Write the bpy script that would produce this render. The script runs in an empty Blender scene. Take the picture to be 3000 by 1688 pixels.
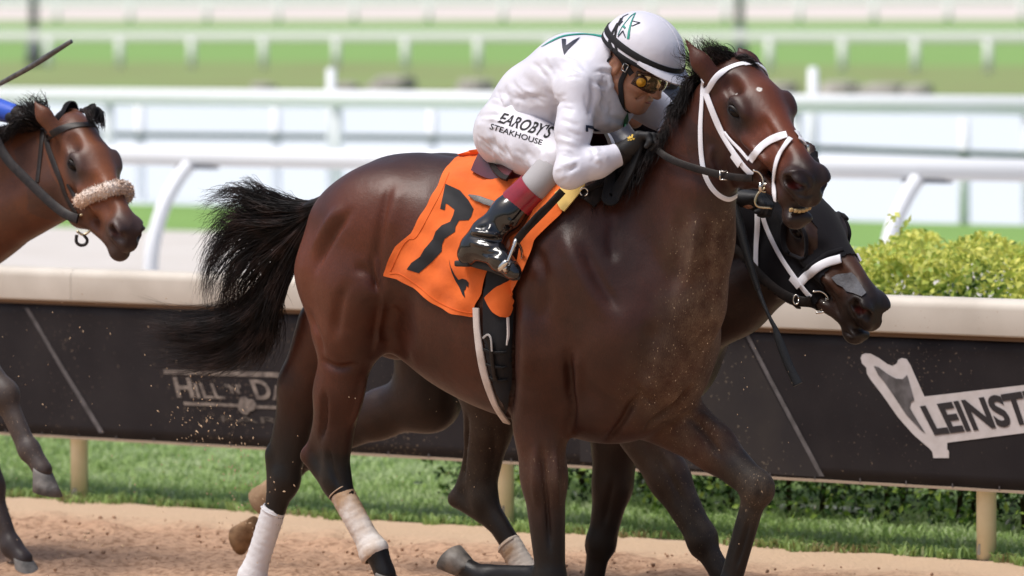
import bpy, bmesh, math, random
import numpy as np
from math import radians, sin, cos, tan, atan, pi
from mathutils import Vector, Matrix
from mathutils.bvhtree import BVHTree
from mathutils.geometry import delaunay_2d_cdt

# ------------------------------------------------------------------ camera, sky, sun, exposure
SC = bpy.context.scene
COL = SC.collection
TH, FPX, CAMH = radians(38.0), 17270.0, 2.1
PH, ROLL = atan(882.0 / FPX), -0.0055
CAMP = np.array([0.0, 0.0, CAMH])
V_F = np.array([-sin(TH) * cos(PH), cos(TH) * cos(PH), -sin(PH)])
V_R0 = np.array([cos(TH), sin(TH), 0.0])
V_U0 = np.cross(V_R0, V_F)
V_R = cos(ROLL) * V_R0 + sin(ROLL) * V_U0
V_U = -sin(ROLL) * V_R0 + cos(ROLL) * V_U0
V_T = np.array([sin(TH), -cos(TH), 0.0])          # horizontal, towards the viewer
cam_data = bpy.data.cameras.new('camera')
cam = bpy.data.objects.new('camera', cam_data)
COL.objects.link(cam)
m = Matrix.Identity(4)
for i in range(3):
    m[i][0], m[i][1], m[i][2], m[i][3] = V_R[i], V_U[i], -V_F[i], CAMP[i]
cam.matrix_world = m
cam_data.sensor_width = 36.0
cam_data.lens = FPX / 3000.0 * 36.0
cam_data.clip_start, cam_data.clip_end = 0.5, 3000.0
cam_data.dof.use_dof = True
cam_data.dof.focus_distance = 19.45
cam_data.dof.aperture_fstop = 3.7
SC.camera = cam

SUN_EL, SUN_AZ = radians(66), radians(212)        # azimuth of the light's origin, measured from +Y towards +X
world = bpy.data.worlds.new('World')
SC.world = world
world.use_nodes = True
nt = world.node_tree
nt.nodes.clear()
sky = nt.nodes.new('ShaderNodeTexSky')
sky.sky_type = 'NISHITA'
sky.sun_disc = False
sky.sun_elevation = SUN_EL
sky.sun_rotation = SUN_AZ
sky.air_density, sky.dust_density, sky.ozone_density = 1.0, 4.0, 1.0
bg = nt.nodes.new('ShaderNodeBackground')
bg.inputs['Strength'].default_value = 0.10
wo = nt.nodes.new('ShaderNodeOutputWorld')
nt.links.new(sky.outputs[0], bg.inputs['Color'])
nt.links.new(bg.outputs[0], wo.inputs['Surface'])
sun_data = bpy.data.lights.new('sun', 'SUN')
sun_data.energy = 2.4
sun_data.angle = radians(26)
sun_data.color = (1.0, 0.965, 0.925)
sun = bpy.data.objects.new('sun', sun_data)
COL.objects.link(sun)
sd = Vector((sin(SUN_AZ) * cos(SUN_EL), cos(SUN_AZ) * cos(SUN_EL), sin(SUN_EL)))
sun.rotation_euler = sd.to_track_quat('Z', 'Y').to_euler()
SC.view_settings.view_transform = 'Standard'
SC.view_settings.look = 'None'
SC.view_settings.gamma = 1.0
SC.view_settings.use_curve_mapping = False
SC.view_settings.exposure = 0.48
SC.cycles.max_bounces = 6
SC.cycles.use_denoising = True

rng = np.random.default_rng(7)
random.seed(7)

# ------------------------------------------------------------------ surveying: photo pixel + plane -> point of the place
def ray(px, py):
    return V_F + V_R * ((px - 1500.0) / FPX) - V_U * ((py - 844.0) / FPX)

def W(px, py, Y):
    d = ray(px, py)
    return CAMP + d * (Y / d[1])

def G(px, py, z=0.0):
    d = ray(px, py)
    return CAMP + d * ((z - CAMH) / d[2])

# ------------------------------------------------------------------ scene-graph helpers
def tag(o, label=None, cat=None, group=None, kind=None):
    if label: o['label'] = label
    if cat: o['category'] = cat
    if group: o['group'] = group
    if kind: o['kind'] = kind
    return o

def link(o, parent=None):
    COL.objects.link(o)
    if parent is not None:
        o.parent = parent
        o.matrix_parent_inverse = Matrix.Translation(-parent.location) if parent.type == 'EMPTY' else Matrix.Identity(4)
    return o

def empty(name, loc, label, cat, group=None):
    e = bpy.data.objects.new(name, None)
    e.empty_display_size = 0.1
    e.location = Vector([float(v) for v in loc])
    COL.objects.link(e)
    return tag(e, label, cat, group)

def mesh(name, verts, faces, mat=None, parent=None, smooth=True, attrs=None):
    me = bpy.data.meshes.new(name)
    if isinstance(faces, np.ndarray):
        verts = np.asarray(verts, dtype=np.float32)
        n, k = faces.shape
        me.vertices.add(len(verts)); me.vertices.foreach_set('co', verts.ravel())
        me.loops.add(n * k); me.loops.foreach_set('vertex_index', faces.astype(np.int32).ravel())
        me.polygons.add(n)
        me.polygons.foreach_set('loop_start', np.arange(0, n * k, k, dtype=np.int32))
        me.polygons.foreach_set('loop_total', np.full(n, k, dtype=np.int32))
        me.update(calc_edges=True)
    else:
        me.from_pydata([tuple(float(c) for c in v) for v in verts], [], faces)
        me.update()
    me.validate()
    if smooth:
        me.polygons.foreach_set('use_smooth', np.ones(len(me.polygons), dtype=bool))
    for k, v in (attrs or {}).items():
        a = me.attributes.new(k, 'FLOAT', 'POINT')
        a.data.foreach_set('value', np.asarray(v, dtype=np.float32))
    if mat is not None:
        me.materials.append(mat)
    o = bpy.data.objects.new(name, me)
    return link(o, parent)

class MB:
    """collects simple shapes, then links them as one mesh object"""
    def __init__(s): s.v, s.f = [], []
    def add(s, v, f):
        b = len(s.v); s.v += [tuple(float(c) for c in q) for q in v]; s.f += [[i + b for i in q] for q in f]
    def box(s, c, size, rot=None, bev=0.0):
        hx, hy, hz = size[0] / 2, size[1] / 2, size[2] / 2
        bm = bmesh.new(); bmesh.ops.create_cube(bm, size=1.0)
        for v in bm.verts: v.co = Vector((v.co.x * size[0], v.co.y * size[1], v.co.z * size[2]))
        if bev: bmesh.ops.bevel(bm, geom=bm.edges[:], offset=bev, segments=2, affect='EDGES', profile=.5)
        bm.verts.index_update()
        R = rot if rot is not None else Matrix.Identity(3)
        s.add([R @ v.co + Vector([float(q) for q in c]) for v in bm.verts], [[v.index for v in f.verts] for f in bm.faces]); bm.free()
    def tube(s, pts, rad, n=10, cap=True, flat=1.0):
        pts = np.asarray(pts, float); m_ = len(pts)
        rad = np.full(m_, rad) if np.isscalar(rad) else np.asarray(rad, float)
        T = np.gradient(pts, axis=0); T /= np.linalg.norm(T, axis=1)[:, None] + 1e-12
        ref = np.array([0, 0, 1.0]) if abs(T[0, 2]) < .9 else np.array([0, 1.0, 0])
        vs = []; a = ref
        for i in range(m_):
            a = a - T[i] * (a @ T[i]); a /= np.linalg.norm(a) + 1e-12
            b = np.cross(T[i], a)
            for k in range(n):
                t = 2 * pi * k / n
                vs.append(pts[i] + rad[i] * (cos(t) * a + flat * sin(t) * b))
        fs = [[i * n + k, i * n + (k + 1) % n, (i + 1) * n + (k + 1) % n, (i + 1) * n + k] for i in range(m_ - 1) for k in range(n)]
        if cap: fs += [list(range(n))[::-1], [(m_ - 1) * n + k for k in range(n)]]
        s.add(vs, fs)
    def ball(s, c, r, n=14, rot=None):
        r = (r, r, r) if np.isscalar(r) else r
        vs, fs = [], []
        for i in range(n // 2 + 1):
            t = pi * i / (n // 2)
            for k in range(n):
                p = 2 * pi * k / n
                q = np.array([r[0] * sin(t) * cos(p), r[1] * sin(t) * sin(p), r[2] * cos(t)])
                vs.append((rot @ q if rot is not None else q) + np.asarray(c))
        for i in range(n // 2):
            for k in range(n):
                fs.append([i * n + k, (i + 1) * n + k, (i + 1) * n + (k + 1) % n, i * n + (k + 1) % n])
        s.add(vs, fs)
    def build(s, name, mat, parent=None, smooth=True):
        o = mesh(name, s.v, s.f, mat, parent, smooth)
        return o

def crom(P, n=8):
    """smooth curve through points"""
    P = np.asarray(P, float); Q = np.vstack([2 * P[0] - P[1], P, 2 * P[-1] - P[-2]]); out = []
    for i in range(len(P) - 1):
        p0, p1, p2, p3 = Q[i], Q[i + 1], Q[i + 2], Q[i + 3]
        for t in np.linspace(0, 1, n, endpoint=False):
            out.append(.5 * ((2 * p1) + (-p0 + p2) * t + (2 * p0 - 5 * p1 + 4 * p2 - p3) * t * t + (-p0 + 3 * p1 - 3 * p2 + p3) * t ** 3))
    out.append(P[-1]); return np.array(out)

# ------------------------------------------------------------------ materials
def hexlin(c):
    return c
def mat(name, col, rough=.6, spec=.3, metal=0.0, col2=None, scale=30.0, bump=0.0, bscale=None, coat=0.0, sheen=0.0, detail=4.0, mix=(.35, .65), sss=0.0, speck=None):
    M = bpy.data.materials.new(name); M.use_nodes = True
    n = M.node_tree.nodes; l = M.node_tree.links; p = n['Principled BSDF']
    p.inputs['Base Color'].default_value = (*col, 1); p.inputs['Roughness'].default_value = rough
    p.inputs['Metallic'].default_value = metal; p.inputs['Specular IOR Level'].default_value = spec
    p.inputs['Coat Weight'].default_value = coat; p.inputs['Coat Roughness'].default_value = .08
    p.inputs['Sheen Weight'].default_value = sheen
    tc = n.new('ShaderNodeTexCoord')
    if col2 is not None:
        t = n.new('ShaderNodeTexNoise'); t.inputs['Scale'].default_value = scale; t.inputs['Detail'].default_value = detail
        l.new(tc.outputs['Object'], t.inputs['Vector'])
        r = n.new('ShaderNodeMapRange'); r.inputs[1].default_value, r.inputs[2].default_value = mix
        l.new(t.outputs['Fac'], r.inputs[0])
        x = n.new('ShaderNodeMix'); x.data_type = 'RGBA'
        x.inputs[6].default_value = (*col, 1); x.inputs[7].default_value = (*col2, 1)
        l.new(r.outputs[0], x.inputs[0]); l.new(x.outputs[2], p.inputs['Base Color'])
    if speck:                                            # splashes of another colour
        t = n.new('ShaderNodeTexNoise'); t.inputs['Scale'].default_value = speck[1]; t.inputs['Detail'].default_value = 3; l.new(tc.outputs['Object'], t.inputs['Vector'])
        t2 = n.new('ShaderNodeTexNoise'); t2.inputs['Scale'].default_value = 1.7; l.new(tc.outputs['Object'], t2.inputs['Vector'])
        ad = n.new('ShaderNodeMath'); ad.operation = 'MULTIPLY_ADD'; ad.inputs[1].default_value = .35; l.new(t2.outputs['Fac'], ad.inputs[0]); l.new(t.outputs['Fac'], ad.inputs[2])
        r = n.new('ShaderNodeMapRange'); r.inputs[1].default_value, r.inputs[2].default_value, r.inputs[4].default_value = speck[2], speck[2] + .05, speck[3]; l.new(ad.outputs[0], r.inputs[0])
        x2 = n.new('ShaderNodeMix'); x2.data_type = 'RGBA'; x2.inputs[6].default_value = (*col, 1); x2.inputs[7].default_value = (*speck[0], 1)
        if p.inputs['Base Color'].links: l.new(p.inputs['Base Color'].links[0].from_socket, x2.inputs[6])
        l.new(r.outputs[0], x2.inputs[0]); l.new(x2.outputs[2], p.inputs['Base Color'])
    if bump:
        t = n.new('ShaderNodeTexNoise'); t.inputs['Scale'].default_value = bscale or scale * 3; t.inputs['Detail'].default_value = 5
        l.new(tc.outputs['Object'], t.inputs['Vector'])
        b = n.new('ShaderNodeBump'); b.inputs['Strength'].default_value = bump; b.inputs['Distance'].default_value = .01
        l.new(t.outputs['Fac'], b.inputs['Height']); l.new(b.outputs[0], p.inputs['Normal'])
    if sss:
        p.inputs['Subsurface Weight'].default_value = sss; p.inputs['Subsurface Radius'].default_value = (.012, .005, .003); p.inputs['Subsurface Scale'].default_value = 1.0
    return M

# ------------------------------------------------------------------ implicit sculpting
class Sculpt:
    """union and carving of smooth solids on a (non-uniform) grid, meshed by surface nets"""
    def __init__(s, xs, ys, zs):
        s.ax = [np.asarray(a, np.float32) for a in (xs, ys, zs)]
        s.F = np.full([len(a) for a in s.ax], 1.0, np.float32)
    def region(s, lo, hi):
        sl, gr = [], []
        for a, l, h in zip(s.ax, lo, hi):
            i, j = np.searchsorted(a, l), np.searchsorted(a, h)
            sl.append(slice(i, j)); gr.append(a[i:j])
        return tuple(sl), np.meshgrid(*gr, indexing='ij', sparse=True)
    def op(s, sl, d, k, carve=False):
        if d.size == 0: return
        A = s.F[sl]
        if carve:
            d = -d; h = np.maximum(k - np.abs(A - d), 0) / k; s.F[sl] = np.maximum(A, d) + h * h * k * .25
        else:
            h = np.maximum(k - np.abs(A - d), 0) / k; s.F[sl] = np.minimum(A, d) - h * h * k * .25
    def cone(s, a, b, ra, rb=None, k=.03, lat=None, carve=False, axes=None):
        """tapered capsule; lat = (unit vector, factor) squeezes its thickness along one direction"""
        rb = ra if rb is None else rb
        a = np.asarray(a, float); b = np.asarray(b, float); r = max(ra, rb); m_ = r * max(1, lat[1] if lat else 1) + k + .03
        lo, hi = np.minimum(a, b) - m_, np.maximum(a, b) + m_
        sl, (x, y, z) = s.region(lo, hi)
        px, py, pz = x - a[0], y - a[1], z - a[2]
        ba = b - a
        sc = 1.0
        if lat:
            v, q = np.asarray(lat[0], float), lat[1]
            e = (1 / q - 1)
            dt = px * v[0] + py * v[1] + pz * v[2]
            px = px + dt * (e * v[0]); py = py + dt * (e * v[1]); pz = pz + dt * (e * v[2])
            ba = ba + v * ((ba @ v) * e); sc = min(1.0, q) ** .5
        L = max(ba @ ba, 1e-9)
        h = np.clip((px * ba[0] + py * ba[1] + pz * ba[2]) / L, 0, 1)
        d = np.sqrt((px - h * ba[0]) ** 2 + (py - h * ba[1]) ** 2 + (pz - h * ba[2]) ** 2) - (ra + (rb - ra) * h)
        s.op(sl, (d * sc).astype(np.float32), k, carve)
    def chain(s, pts, rad, k=.03, lat=None, carve=False):
        for i in range(len(pts) - 1):
            s.cone(pts[i], pts[i + 1], rad[i], rad[i + 1], k, lat, carve)
    def ell(s, c, r, R=None, k=.03, carve=False):
        """ellipsoid; columns of R are its axes"""
        c = np.asarray(c, float); r = np.asarray(r, float) * np.ones(3)
        R = np.eye(3) if R is None else np.asarray(R, float)
        ext = np.sqrt(((R * r) ** 2).sum(1)) + k + .03
        sl, (x, y, z) = s.region(c - ext, c + ext)
        px, py, pz = x - c[0], y - c[1], z - c[2]
        q = [(px * R[0, i] + py * R[1, i] + pz * R[2, i]) for i in range(3)]
        k0 = np.sqrt(sum((q[i] / r[i]) ** 2 for i in range(3)))
        k1 = np.sqrt(sum((q[i] / r[i] ** 2) ** 2 for i in range(3))) + 1e-6
        s.op(sl, (k0 * (k0 - 1) / k1).astype(np.float32), k, carve)
    def loft(s, u, top, bot, wid, y0, k=.03, pw=2.2, peak=.5):
        """barrel along X from section tables; peak = relative height of the widest line"""
        u = np.asarray(u, float)
        sl, (x, y, z) = s.region((u[0] - .06, y0 - max(wid) - .1, min(bot) - .1), (u[-1] + .06, y0 + max(wid) + .1, max(top) + .1))
        xv = x[:, 0, 0]
        def ip(t):
            t = np.asarray(t, float); mm = np.gradient(t, u)
            i = np.clip(np.searchsorted(u, xv) - 1, 0, len(u) - 2); hh = u[i + 1] - u[i]; q = np.clip((xv - u[i]) / hh, 0, 1)
            r = (2*q**3-3*q**2+1)*t[i] + (q**3-2*q**2+q)*hh*mm[i] + (-2*q**3+3*q**2)*t[i+1] + (q**3-q**2)*hh*mm[i+1]
            return r[:, None, None].astype(np.float32)
        T, B, Wd = ip(top), ip(bot), np.maximum(ip(wid), .004)
        c = B + (T - B) * peak
        hz = np.where(z > c, T - c, c - B)
        e = (np.abs((y - y0) / Wd) ** pw + np.abs((z - c) / hz) ** pw) ** (1 / pw)
        d = (e - 1) * np.minimum(Wd, hz) * .8
        out = np.maximum(u[0] - x, x - u[-1])
        d = np.where(out > 0, np.maximum(d, 0) + out, d)
        s.op(sl, d.astype(np.float32), k)
    def net(s, smooth=2):
        F = s.F; S = F < 0
        nx, ny, nz = F.shape
        cnt = np.zeros((nx - 1, ny - 1, nz - 1), np.int8)
        for i in (0, 1):
            for j in (0, 1):
                for q in (0, 1): cnt += S[i:nx - 1 + i, j:ny - 1 + j, q:nz - 1 + q]
        act = (cnt > 0) & (cnt < 8); del cnt
        I = np.argwhere(act); idx = np.full(act.shape, -1, np.int32); idx[act] = np.arange(len(I))
        X = [s.ax[0], s.ax[1], s.ax[2]]
        acc = np.zeros((len(I), 3)); num = np.zeros(len(I))
        cor = np.array([[i, j, q] for i in (0, 1) for j in (0, 1) for q in (0, 1)])
        val = [F[I[:, 0] + c[0], I[:, 1] + c[1], I[:, 2] + c[2]].astype(float) for c in cor]
        pos = [np.stack([X[a][I[:, a] + c[a]] for a in range(3)], 1).astype(float) for c in cor]
        for a in range(8):
            for b in range(a + 1, 8):
                if np.abs(cor[a] - cor[b]).sum() != 1: continue
                mk = (val[a] < 0) != (val[b] < 0)
                t = val[a][mk] / (val[a][mk] - val[b][mk] + 1e-12)
                acc[mk] += pos[a][mk] + (pos[b][mk] - pos[a][mk]) * t[:, None]; num[mk] += 1
        V = acc / np.maximum(num, 1)[:, None]
        Q = []
        for ax in range(3):
            o1, o2 = [(1, 2), (2, 0), (0, 1)][ax]
            n_ = [nx, ny, nz]
            sl0 = [slice(1, n_[q] - 1) for q in range(3)]; sl0[ax] = slice(0, n_[ax] - 1)
            sl1 = list(sl0); sl1[ax] = slice(1, n_[ax])
            ch = S[tuple(sl0)] != S[tuple(sl1)]
            E = np.argwhere(ch)
            off = np.array([1, 1, 1]); off[ax] = 0; E = E + off
            ins = S[E[:, 0], E[:, 1], E[:, 2]]
            def at_(d1, d2):
                g = E.copy(); g[:, o1] += d1; g[:, o2] += d2
                return idx[g[:, 0], g[:, 1], g[:, 2]]
            q = np.stack([at_(-1, -1), at_(0, -1), at_(0, 0), at_(-1, 0)], 1)
            q[~ins] = q[~ins][:, ::-1]
            Q.append(q)
        Q = np.vstack(Q); Q = Q[(Q >= 0).all(1)]
        ed = np.vstack([Q[:, [0, 1]], Q[:, [1, 2]], Q[:, [2, 3]], Q[:, [3, 0]]])
        for it in range(smooth):
            for lam in (.5, -.4):
                A = np.zeros_like(V); n2 = np.zeros(len(V))
                for c in range(3): A[:, c] = np.bincount(ed[:, 0], V[ed[:, 1], c], len(V)) + np.bincount(ed[:, 1], V[ed[:, 0], c], len(V))
                n2 = np.bincount(ed.ravel(), minlength=len(V)); A /= np.maximum(n2, 1)[:, None]
                V = V + lam * (A - V)
        return V, Q

def axis_grid(lo, hi, step, zones=()):
    """coordinates from lo to hi at a coarse step, refined inside zones (a, b, fine)"""
    x = lo; out = [lo]
    while x < hi:
        st = step
        for a, b, f in zones:
            if a <= x <= b: st = min(st, f)
        x += st; out.append(x)
    return np.array(out)

def capdist(V, a, b):
    a, b = np.asarray(a, float), np.asarray(b, float); ba = b - a
    h = np.clip(((V - a) @ ba) / max(ba @ ba, 1e-9), 0, 1)
    return np.linalg.norm(V - a - h[:, None] * ba, axis=1), h

def sstep(x, a, b):
    t = np.clip((x - a) / (b - a), 0, 1); return t * t * (3 - 2 * t)
def bvh_of(V, Q):
    return BVHTree.FromPolygons([tuple(v) for v in V.tolist()], Q.tolist() if hasattr(Q, 'tolist') else Q)

def polynet(poly, step):
    """fine triangle net inside a traced outline; the outline's own points come first"""
    poly = [Vector(p) for p in poly]; dense = []
    for i in range(len(poly)):
        a, b = poly[i], poly[(i + 1) % len(poly)]
        k = max(1, int((b - a).length / step)); dense += [a.lerp(b, j / k) for j in range(k)]
    xs = [p.x for p in poly]; ys = [p.y for p in poly]; pts = list(dense)
    for gx in np.arange(min(xs), max(xs), step):
        for gy in np.arange(min(ys), max(ys), step): pts.append(Vector((gx + rng.uniform(-.1, .1), gy + rng.uniform(-.1, .1))))
    n = len(dense)
    v, e, f, *_ = delaunay_2d_cdt(pts, [(i, (i + 1) % n) for i in range(n)], [list(range(n))], 1, 1e-3)
    used = sorted({i for t in f for i in t}); mp = {u: i for i, u in enumerate(used)}
    return [v[u] for u in used], [[mp[i] for i in t] for t in f], (n if used[:n] == list(range(n)) else 0)
# ------------------------------------------------------------------ horses
def unit(v):
    v = np.asarray(v, float); return v / (np.linalg.norm(v) + 1e-12)

class Head:
    """frame of a horse's head: a = distance from the poll towards the muzzle, n = out of the forehead, l = to the near side"""
    def __init__(s, origin, yaw, pitch, roll=0.0, scale=1.0):
        fh = cos(yaw) * V_R0 + sin(yaw) * V_T
        z = np.array([0, 0, 1.0])
        s.f = cos(pitch) * fh - sin(pitch) * z
        n = sin(pitch) * fh + cos(pitch) * z
        l = -sin(yaw) * V_R0 + cos(yaw) * V_T
        s.n = cos(roll) * n + sin(roll) * l
        s.l = cos(roll) * l - sin(roll) * n
        s.o, s.s = np.asarray(origin, float), scale
        s.sa = s.sl = 1.0
    def p(s, a, n, l=0.0): return s.o + s.s * (a * s.sa * s.f + n * s.n + l * s.sl * s.l)
    def loc(s, V):
        d = (np.asarray(V) - s.o) / s.s
        return np.stack([d @ s.f / s.sa, d @ s.n, d @ s.l / s.sl], -1)
    @property
    def R(s): return np.stack([s.f, s.n, s.l], 1)

def sculpt_head(S, h, ears, jaw=0.0):
    P, R, q = h.p, h.R, h.s
    E_ = S.ell
    ell = lambda c, r, *k, **kw: E_(c, (r[0] * h.sa, r[1], r[2] * h.sl), *k, **kw)
    lat = lambda f: (h.l, f)
    ell(P(.10, -.095), (.15 * q, .085 * q, .080 * q), R, .03)
    ell(P(.19, -.065), (.13 * q, .066 * q, .088 * q), R, .03)
    S.cone(P(.20, -.058), P(  .545, -.055), .054 * q, .043 * q, .04, lat(1.0))
    S.cone(P(.22, -.10), P(.50, -.085), .083 * q, .058 * q, .04, lat(.82))
    for sg in (1, -1):
        ell(P(.215, -.044, sg * .078), (.060 * q, .024 * q, .020 * q), R, .03)           # brow
        ell(P(.262, -.178, sg * .045), (.130 * q, .125 * q, .042 * q), R, .03)           # cheek
        S.cone(P(.31, -.108, sg * .072), P(.41, -.100, sg * .058), .008 * q, .005 * q, .04)   # facial crest
        S.cone(P(.31, -.235, sg * .035), P(.52, -.150, sg * .024), .026 * q, .020 * q, .03)  # jaw bars
        ell(P(.556, -.052, sg * .041), (.054 * q, .036 * q, .029 * q), R, .013)           # nostril flare
        ell(P(.145, -.042, sg * .066), (.04 * q, .02 * q, .014 * q), R, .04, carve=True)   # temple hollow
        S.cone(P(.33, -.036, sg * .062), P(.47, -.040, sg * .052), .006 * q, .006 * q, .05, carve=True)
        ell(P(.37, -.140, sg * .082), (.09 * q, .014 * q, .02 * q), R, .03, carve=True)  # hollow of the cheek
    ell(P(.540, -.074), (.062 * q, .050 * q, .050 * q), R, .03)
    ell(P(.588, -.090), (.038 * q, .034 * q, .040 * q), R, .014)                          # upper lip
    S.cone(P(.48, -.135 - jaw * .5), P(.57, -.150 - jaw), .030 * q, .030 * q, .03, lat(1.15))
    ell(P(.565, -.164 - jaw), (.038 * q, .030 * q, .036 * q), R, .02)                     # chin
    for sg in (1, -1):
        ell(P(.226, -.062, sg * .095), (.028 * q, .018 * q, .018 * q), R, .014, carve=True)   # eye socket
        ell(P(.592, -.056, sg * .051), (.030 * q, .022 * q, .026 * q), R, .010, carve=True)
        ell(P(.562, -.048, sg * .066), (.026 * q, .014 * q, .020 * q), R, .012, carve=True)   # nostril
        ell(P(.556, -.050, sg * .050), (.018 * q, .014 * q, .022 * q), R, .010, carve=True)
        S.cone(P(.622, -.040, 0), P(.632, -.095, 0), .005 * q, .005 * q, .024, carve=True)
        S.cone(P(.48, -.116 - jaw * .2, sg * .062), P(.66, -.132 - jaw * .45, sg * .05), .003 * q, .006 * q + jaw * .3, .010, carve=True)
    if jaw > 0:
        S.cone(P(.588, -.148 - jaw, .026 * q), P(.588, -.148 - jaw, -.026 * q), .013 * q, k=.014)
        S.cone(P(.62, -.134 - jaw * .45, .04 * q), P(.62, -.134 - jaw * .45, -.04 * q), .008 + jaw * .3, k=.012, carve=True)
        S.cone(P(.58, -.132 - jaw * .45, .04 * q), P(.58, -.132 - jaw * .45, -.04 * q), .005 + jaw * .25, k=.012, carve=True)
    for base, mid, tip, rb in ears:
        b, m_, t = np.asarray(base), np.asarray(mid), np.asarray(tip)
        S.chain([b, m_, t], [rb, rb * .70, .005], .025, (unit(V_T - unit(t - b) * (V_T @ unit(t - b))), .5))

def sculpt_foreleg(S, el, mid, kn, fe, ho, re=.10, rm=.072, back=None):
    S.chain([el, mid, kn], [re, rm, .050], .04, ((0, 1, 0), .85))
    S.cone(el + (mid - el) * .25 + np.array([0, -.015, 0]), mid + (kn - mid) * .3, .05, .03, .03)
    S.ell(kn, (.052, .048, .060), None, .025)
    d = unit(fe - kn)
    b = unit(np.cross(np.array([0, 1.0, 0]), d)) if back is None else unit(np.asarray(back) - d * (np.asarray(back) @ d))
    S.cone(kn + b * .018, kn + b * .030 + d * .02, .036, .030, .02)
    S.cone(kn + d * .02, fe, .035, .030, .018, ((0, 1, 0), .9))
    S.cone(kn + d * .03 + b * .026, fe - d * .03 + b * .026, .022, .022, .018)
    S.ell(fe + b * .006, (.041, .037, .043), None, .02)
    S.cone(fe, fe + (ho - fe) * .72, .034, .036, .02)
    return b

def sculpt_hindleg(S, st, mid, ho_, hp, fe, hoof, rs=.12, rm=.085):
    """stifle, mid gaskin, hock, point of hock, fetlock, hoof"""
    S.chain([st, mid, ho_], [rs, rm, .046], .045, ((0, 1, 0), .82))
    d = unit(fe - ho_)
    b = unit(hp - ho_ - d * ((hp - ho_) @ d))
    tn = mid + (hp - mid) * .1
    S.cone(tn, hp, .034, .021, .06)
    S.cone((tn + mid) / 2, (hp + ho_) / 2, .028, .022, .03, ((0, 1, 0), .7))
    S.cone(hp, ho_ + d * .10 + b * .03, .026, .024, .03)
    S.ell(ho_ + d * .02, (.050, .043, .065), None, .03)
    S.cone(ho_ + d * .03, fe, .036, .029, .02, ((0, 1, 0), .9))
    S.cone(ho_ + d * .06 + b * .024, fe - d * .03 + b * .023, .022, .021, .018)
    S.ell(fe + b * .006, (.040, .036, .043), None, .02)
    S.cone(fe, fe + (hoof - fe) * .72, .035, .037, .02)
    return b

def make_hoof(parent, fe, tip_dir, ho, sole_n, m):
    """a hoof: sloped wall from coronet to ground edge, heel bulbs and concave sole"""
    ax = unit(ho - fe); sn = unit(sole_n); fr = unit(tip_dir - sn * (tip_dir @ sn)); sd = np.cross(fr, sn)
    c0 = fe + (ho - fe) * .66
    rows = [(0, .040, .037), (.15, .043, .039), (.55, .050, .046), (1.0, .058, .054)]
    n = 22; vs = []; fs = []
    g = c0 + unit(ax * .5 + sn * .5) * .088
    for t, ra, rb in rows:
        c = c0 + (g - c0) * t
        for k in range(n):
            a = 2 * pi * k / n
            x = cos(a); ext = ra * (1.12 if x > 0 else .80)
            vs.append(c + fr * (x * ext) + sd * (sin(a) * rb) + sn * (.012 * (1 - t) * x))
    for i in range(len(rows) - 1):
        for k in range(n): fs.append([i * n + k, i * n + (k + 1) % n, (i + 1) * n + (k + 1) % n, (i + 1) * n + k])
    b = (len(rows) - 1) * n
    for t, s_ in ((.86, .0), (.3, -.014)):
        q = len(vs)
        for k in range(n):
            v = np.asarray(vs[b + k]) - g
            vs.append(g + v * t - sn * (-s_))
        pb = b if t == .86 else q - n
        for k in range(n): fs.append([pb + k, pb + (k + 1) % n, q + (k + 1) % n, q + k])
    q = len(vs) - n
    fs.append([q + k for k in range(n)])
    fs.append(list(range(n))[::-1])
    o = MB(); o.add(vs, fs); return o.build('hoof', m, parent)

M_HOOF = mat('hoof_horn', (.035, .032, .03), .55, .4, col2=(.16, .14, .12), scale=18, bump=.2)
M_LID = mat('eyelid_skin', (.012, .009, .008), .45, .4)
M_EYE = mat('eye_dark', (.005, .003, .003), .05, .18)
M_HAIR = mat('horse_hair', (.010, .008, .008), .5, .2, col2=(.050, .030, .026), scale=16, mix=(.45, .75))
M_TEETH = mat('teeth', (.40, .27, .11), .35, .4, col2=(.52, .40, .22), scale=60)

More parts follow.
